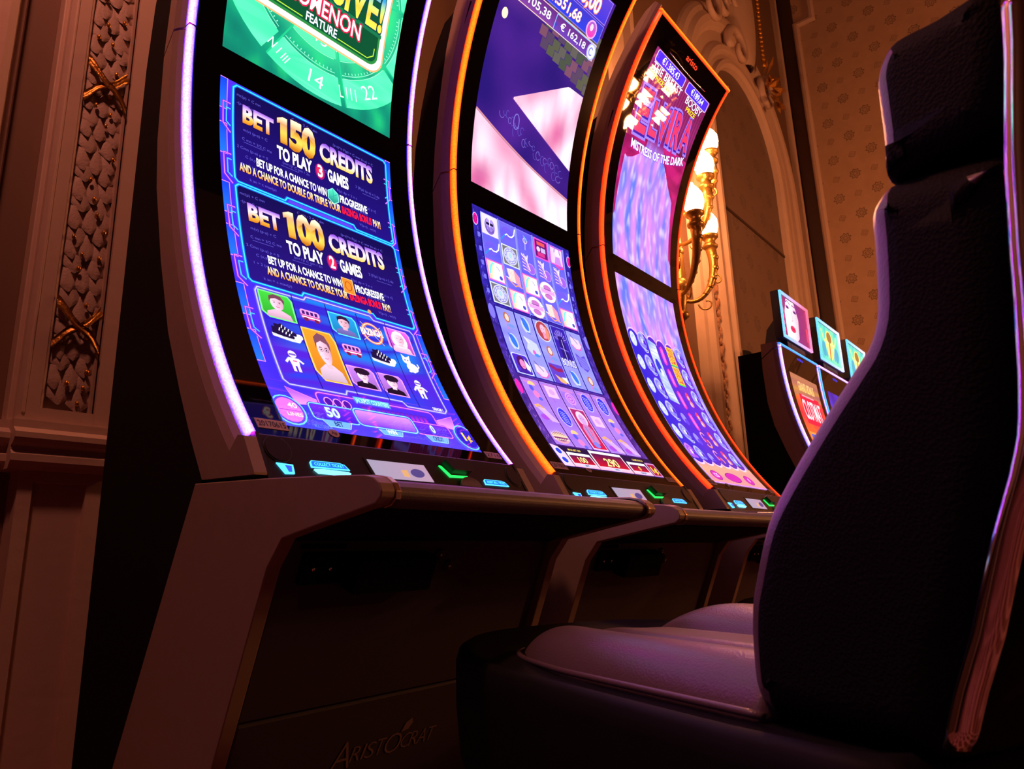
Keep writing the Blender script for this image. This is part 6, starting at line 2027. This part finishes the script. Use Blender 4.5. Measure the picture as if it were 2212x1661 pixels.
def pillow(prof, x0, x1, rnd_, steps=5):
    """outline in (d, z) lofted across the width with rounded edges"""
    pr_ = smooth_profile(prof)
    c = (sum(p[0] for p in pr_) / len(pr_), sum(p[1] for p in pr_) / len(pr_))
    m = len(pr_)
    # inward normals
    area = sum(pr_[i][0] * pr_[(i + 1) % m][1] - pr_[(i + 1) % m][0] * pr_[i][1] for i in range(m))
    if area < 0: pr_ = pr_[::-1]
    nr = []
    for i in range(m):
        a, b = pr_[i - 1], pr_[(i + 1) % m]
        t = Vector((b[0] - a[0], b[1] - a[1])).normalized()
        nr.append((-t.y, t.x))
    rings = []
    xs = []
    for i in range(steps + 1):
        a = math.pi / 2 * i / steps
        xs.append((x0 + rnd_ * (1 - math.sin(a)), rnd_ * (1 - math.cos(math.pi / 2 - a))))
    # from face to side: at the face inset = rnd, at depth rnd inset = 0
    seq = [(x0 + rnd_ * (1 - math.cos(math.pi / 2 * i / steps)), rnd_ * (1 - math.sin(math.pi / 2 * i / steps))) for i in range(steps + 1)]
    seq2 = [(x1 - (x - x0), s) for x, s in reversed(seq)]
    allx = seq + [(x0 + (x1 - x0) * t, -0.004 * math.sin(math.pi * t)) for t in (0.2, 0.35, 0.5, 0.65, 0.8)] + seq2
    vs = []
    for x, ins in allx:
        for p, q in zip(pr_, nr): vs.append((x, p[0] + q[0] * ins, p[1] + q[1] * ins))
    fs = []
    k = len(allx)
    for i in range(k - 1):
        for j in range(m):
            j2 = (j + 1) % m
            fs.append((i * m + j, i * m + j2, (i + 1) * m + j2, (i + 1) * m + j))
    tris = tessellate_polygon([[Vector((v[1], v[2], 0)) for v in vs[:m]]])
    fs += [tuple(t) for t in tris] + [tuple((k - 1) * m + i for i in reversed(t)) for t in tris]
    me = MB().add(vs, fs, True).mesh('cushion')
    bm = bmesh.new(); bm.from_mesh(me); bmesh.ops.recalc_face_normals(bm, faces=bm.faces); bm.to_mesh(me); bm.free()
    return me


CWID = 0.42
root = empty('gaming_chair', CO_ + Vector((0.93 * 0.21 + 0.37 * 0.2, -0.37 * 0.21 + 0.93 * 0.2, 0)), (0, 0, math.radians(-22)),
             label='tall black padded chair in the foreground, drawn up to the violet-lit machine', cat='chair', group='padded chairs at the machine row')


def CL(mb):
    mb.v = [(x - 0.21, y - 0.2, z) for x, y, z in mb.v]
    return mb


def cshift(me):
    for v in me.vertices: v.co += Vector((-0.21, -0.2, 0))
    return me


back_prof = [(-0.186, 0.955), (-0.166, 0.958), (-0.158, 0.950), (-0.151, 0.938), (-0.149, 0.915), (-0.144, 0.875), (-0.137, 0.857), (-0.125, 0.844), (-0.097, 0.817), (-0.056, 0.774),
             (-0.032, 0.743), (-0.014, 0.702), (-0.007, 0.681), (-0.003, 0.649), (-0.006, 0.615), (-0.03, 0.598), (-0.10, 0.594), (-0.145, 0.602),
             (-0.163, 0.641), (-0.178, 0.673), (-0.189, 0.702), (-0.198, 0.726), (-0.209, 0.753), (-0.216, 0.774), (-0.231, 0.850), (-0.240, 0.920), (-0.236, 0.940), (-0.21, 0.950)]
def shade_faces(o):
    # one leather; faces turned from the screens painted near black as shade
    o.data.materials.append(LEATHER_SHADE)
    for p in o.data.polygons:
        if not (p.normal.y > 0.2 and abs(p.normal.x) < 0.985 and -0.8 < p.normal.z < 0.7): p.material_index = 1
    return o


shade_faces(link('backrest', cshift(pillow([(d + (0.006 if d > -0.162 and z > 0.61 else 0), z) for d, z in back_prof], 0.0, CWID, 0.032)), LEATHER, root))
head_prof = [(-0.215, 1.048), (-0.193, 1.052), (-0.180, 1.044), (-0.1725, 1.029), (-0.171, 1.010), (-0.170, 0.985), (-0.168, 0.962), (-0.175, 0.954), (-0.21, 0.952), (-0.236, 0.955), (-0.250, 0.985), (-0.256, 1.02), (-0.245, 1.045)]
shade_faces(link('headrest', cshift(pillow([(d + (0.005 if d > -0.2 else 0), z) for d, z in head_prof], 0.002, CWID - 0.002, 0.022)), LEATHER, root))
# rear shell with curved foot, bright trim along both rear edges
rear = [(-0.150, 0.608), (-0.163, 0.641), (-0.178, 0.673), (-0.189, 0.702), (-0.198, 0.726), (-0.209, 0.753), (-0.216, 0.774), (-0.231, 0.850), (-0.241, 0.925), (-0.252, 0.985), (-0.258, 1.03)]


def rear_at(z):
    for i in range(len(rear) - 1):
        if rear[i + 1][1] >= z or i == len(rear) - 2:
            t = (z - rear[i][1]) / (rear[i + 1][1] - rear[i][1])
            return rear[i][0] + (rear[i + 1][0] - rear[i][0]) * t


mb = MB()
NX, NZ = 20, 24
vs = []
for lay in (0, 1):
    for j in range(NZ + 1):
        for i in range(NX + 1):
            u = i / NX
            r_ = 0.012 + (CWID - 0.024) * u
            zb = 0.612 + min(0.085, 1.1 * (r_ - 0.012), 1.1 * (CWID - 0.012 - r_))
            z = zb + (0.945 - zb) * j / NZ
            bul = 0.045 * (1 - (2 * u - 1) ** 4) * (0.5 + 0.5 * math.sin(math.pi * min(1, j / NZ * 0.9 + 0.1)))
            vs.append((r_, rear_at(z) + 0.004 - (bul + 0.006) * lay, z))
per = (NX + 1) * (NZ + 1)
fs = []
for j in range(NZ):
    for i in range(NX):
        a = j * (NX + 1) + i
        fs.append((a, a + NX + 1, a + NX + 2, a + 1))
        b = a + per
        fs.append((b, b + 1, b + NX + 2, b + NX + 1))
for j in range(NZ):
    a = j * (NX + 1); fs.append((a, a + per, a + per + NX + 1, a + NX + 1))
    a = j * (NX + 1) + NX; fs.append((a, a + NX + 1, a + NX + 1 + per, a + per))
for i in range(NX):
    fs.append((i, i + 1, i + 1 + per, i + per)); a = NZ * (NX + 1) + i; fs.append((a, a + per, a + 1 + per, a + 1))
mb.add(vs, fs, True)
me = CL(mb).mesh('rear_shell')
bm = bmesh.new(); bm.from_mesh(me); bmesh.ops.recalc_face_normals(bm, faces=bm.faces); bm.to_mesh(me); bm.free()
link('rear_shell', me, SHELL, root)
for r_, sg in ((0.0, 1), (CWID, -1)):
    n = 40
    vs = []
    for i in range(n + 1):
        z = 0.612 + (1.02 - 0.612) * i / n
        d = rear_at(z) - 0.004 * math.exp(-((z - 0.79) / 0.05) ** 2)
        wv = 0.0022 * math.sin(z * 60)
        for k in range(20):
            a = 2 * math.pi * k / 20
            vs.append((r_ + sg * (0.0005 + (0.0088 + wv * 0.1) * math.cos(a)), d - 0.0065 + 0.0085 * math.sin(a), z))
    m = 20
    fs = [(i * m + k, i * m + (k + 1) % m, (i + 1) * m + (k + 1) % m, (i + 1) * m + k) for i in range(n) for k in range(m)] + [tuple(range(m)), tuple(n * m + k for k in range(m))]
    me = CL(MB().add(vs, fs, True)).mesh('chrome_trim')
    bm = bmesh.new(); bm.from_mesh(me); bmesh.ops.recalc_face_normals(bm, faces=bm.faces); bm.to_mesh(me); bm.free()
    link('chrome_trim', me, CHROME, root, label='polished metal trim down the back edge')
# seat cushion
ZP = [(0.0, 0.572), (0.004, 0.590), (0.012, 0.606), (0.028, 0.620), (0.05, 0.628), (0.075, 0.628), (0.098, 0.621), (0.112, 0.611), (0.118, 0.608), (0.125, 0.614), (0.137, 0.620), (0.15, 0.6205), (0.20, 0.616), (0.235, 0.616),
      (0.252, 0.612), (0.258, 0.606), (0.264, 0.608), (0.275, 0.621), (0.30, 0.633), (0.34, 0.641), (0.375, 0.639), (0.398, 0.628), (0.412, 0.608), (0.42, 0.572)]
vs, fs = [], []
ND = 26
for j in range(ND + 1):
    t = j / ND
    d = -0.02 + 0.455 * t
    fade = math.sqrt(max(0.0, 1 - max(0, (t - 0.80) / 0.20) ** 2))
    taper = 1 - 0.16 * max(0, t - 0.55) ** 1.5 / 0.3
    for x, z in ZP:
        xx = 0.21 + (x - 0.21) * taper * (0.86 + 0.14 * fade)
        vs.append((xx, d, 0.600 + (z + 0.012 - 0.600) * fade))
m = len(ZP)
fs = [(j * m + k, j * m + k + 1, (j + 1) * m + k + 1, (j + 1) * m + k) for j in range(ND) for k in range(m - 1)]
fs += [tuple(range(m))]
fs += [(j * m, (j + 1) * m, (j + 1) * m + m - 1, j * m + m - 1) for j in range(ND)]
me = CL(MB().add(vs, fs, True)).mesh('seat')
bm = bmesh.new(); bm.from_mesh(me); bmesh.ops.remove_doubles(bm, verts=bm.verts, dist=1e-5); bmesh.ops.recalc_face_normals(bm, faces=bm.faces); bm.to_mesh(me); bm.free()
so = link('seat', me, LEATHER, root)
sb = so.modifiers.new('smooth', 'SUBSURF'); sb.levels = 1; sb.render_levels = 2
# stitched welt round the seat
welt = []
for j in range(0, ND + 1):
    t = j / ND
    d = -0.02 + 0.455 * t
    taper = 1 - 0.16 * max(0, t - 0.55) ** 1.5 / 0.3
    fade = math.sqrt(max(0.0, 1 - max(0, (t - 0.80) / 0.20) ** 2))
    welt.append((0.21 - 0.212 * taper * (0.86 + 0.14 * fade), d, 0.606))
CL(MB().tube(welt, 0.0032, 8)).build('seat_welt', LEATHER, root)
base_out = [(-0.030, -0.10), (-0.036, 0.20), (-0.034, 0.38), (-0.016, 0.49), (0.03, 0.56), (0.10, 0.592), (0.21, 0.60), (0.32, 0.592), (0.39, 0.56), (0.436, 0.49), (0.454, 0.38), (0.456, 0.20), (0.450, -0.10), (0.38, -0.14), (0.04, -0.14)]
bo = smooth_profile(base_out)
vs, fs = [], []
lv = [(0.80, 0.40), (0.93, 0.43), (0.985, 0.48), (1.0, 0.53), (1.0, 0.580), (0.985, 0.596), (0.955, 0.602), (0.90, 0.598)]
for s_, z in lv:
    for x, y in bo: vs.append((0.21 + (x - 0.21) * s_, 0.18 + (y - 0.18) * s_, z + (0.018 * max(0, (y - 0.4) / 0.2) if z > 0.5 else 0)))
m = len(bo)
fs = [(j * m + k, j * m + (k + 1) % m, (j + 1) * m + (k + 1) % m, (j + 1) * m + k) for j in range(len(lv) - 1) for k in range(m)]
fs += [tuple(range(m)), tuple((len(lv) - 1) * m + k for k in range(m))]
me = CL(MB().add(vs, fs, True)).mesh('seat_base')
bm = bmesh.new(); bm.from_mesh(me); bmesh.ops.recalc_face_normals(bm, faces=bm.faces); bm.to_mesh(me); bm.free()
link('seat_base', me, SHELL, root)
CL(MB().box(0.13, 0.29, -0.16, -0.06, 0.42, 0.66)).build('back_bracket', SHELL, root, 0.01)
CL(MB().lathe([(0.0001, 0.01), (0.045, 0.01), (0.045, 0.40), (0.0001, 0.40)], (0.21, 0.18, 0), 24)).build('pedestal', SHELL, root)
CL(MB().lathe([(0.0001, 0.0), (0.22, 0.0), (0.225, 0.012), (0.20, 0.022), (0.06, 0.035), (0.0001, 0.036)], (0.21, 0.18, 0), 40)).build('foot_plate', SHELL, root)


def dup(r0, loc, rz, label):
    r = r0.copy(); COL.objects.link(r); r.location = loc; r.rotation_euler = (0, 0, rz); r['label'] = label
    for ch in list(r0.children):
        c = ch.copy(); COL.objects.link(c); c.parent = r
        for g in ch.children:
            d = g.copy(); COL.objects.link(d); d.parent = c
    return r


dup(root, (root.location.x + 0.84, root.location.y - 0.06, 0), math.radians(-14), 'second padded chair, behind the foreground chair at the orange-lit machine')


# added copy of the first machine, unseen, placed to colour the chair trim's reflections
first = next(o for o in bpy.data.objects if o.type == 'EMPTY' and o.name == 'slot_machine')
dup(first, (-1.22, PIV, 0), 0, 'added slot machine out of view, placed for reflections in the bright trim of the foreground chair')
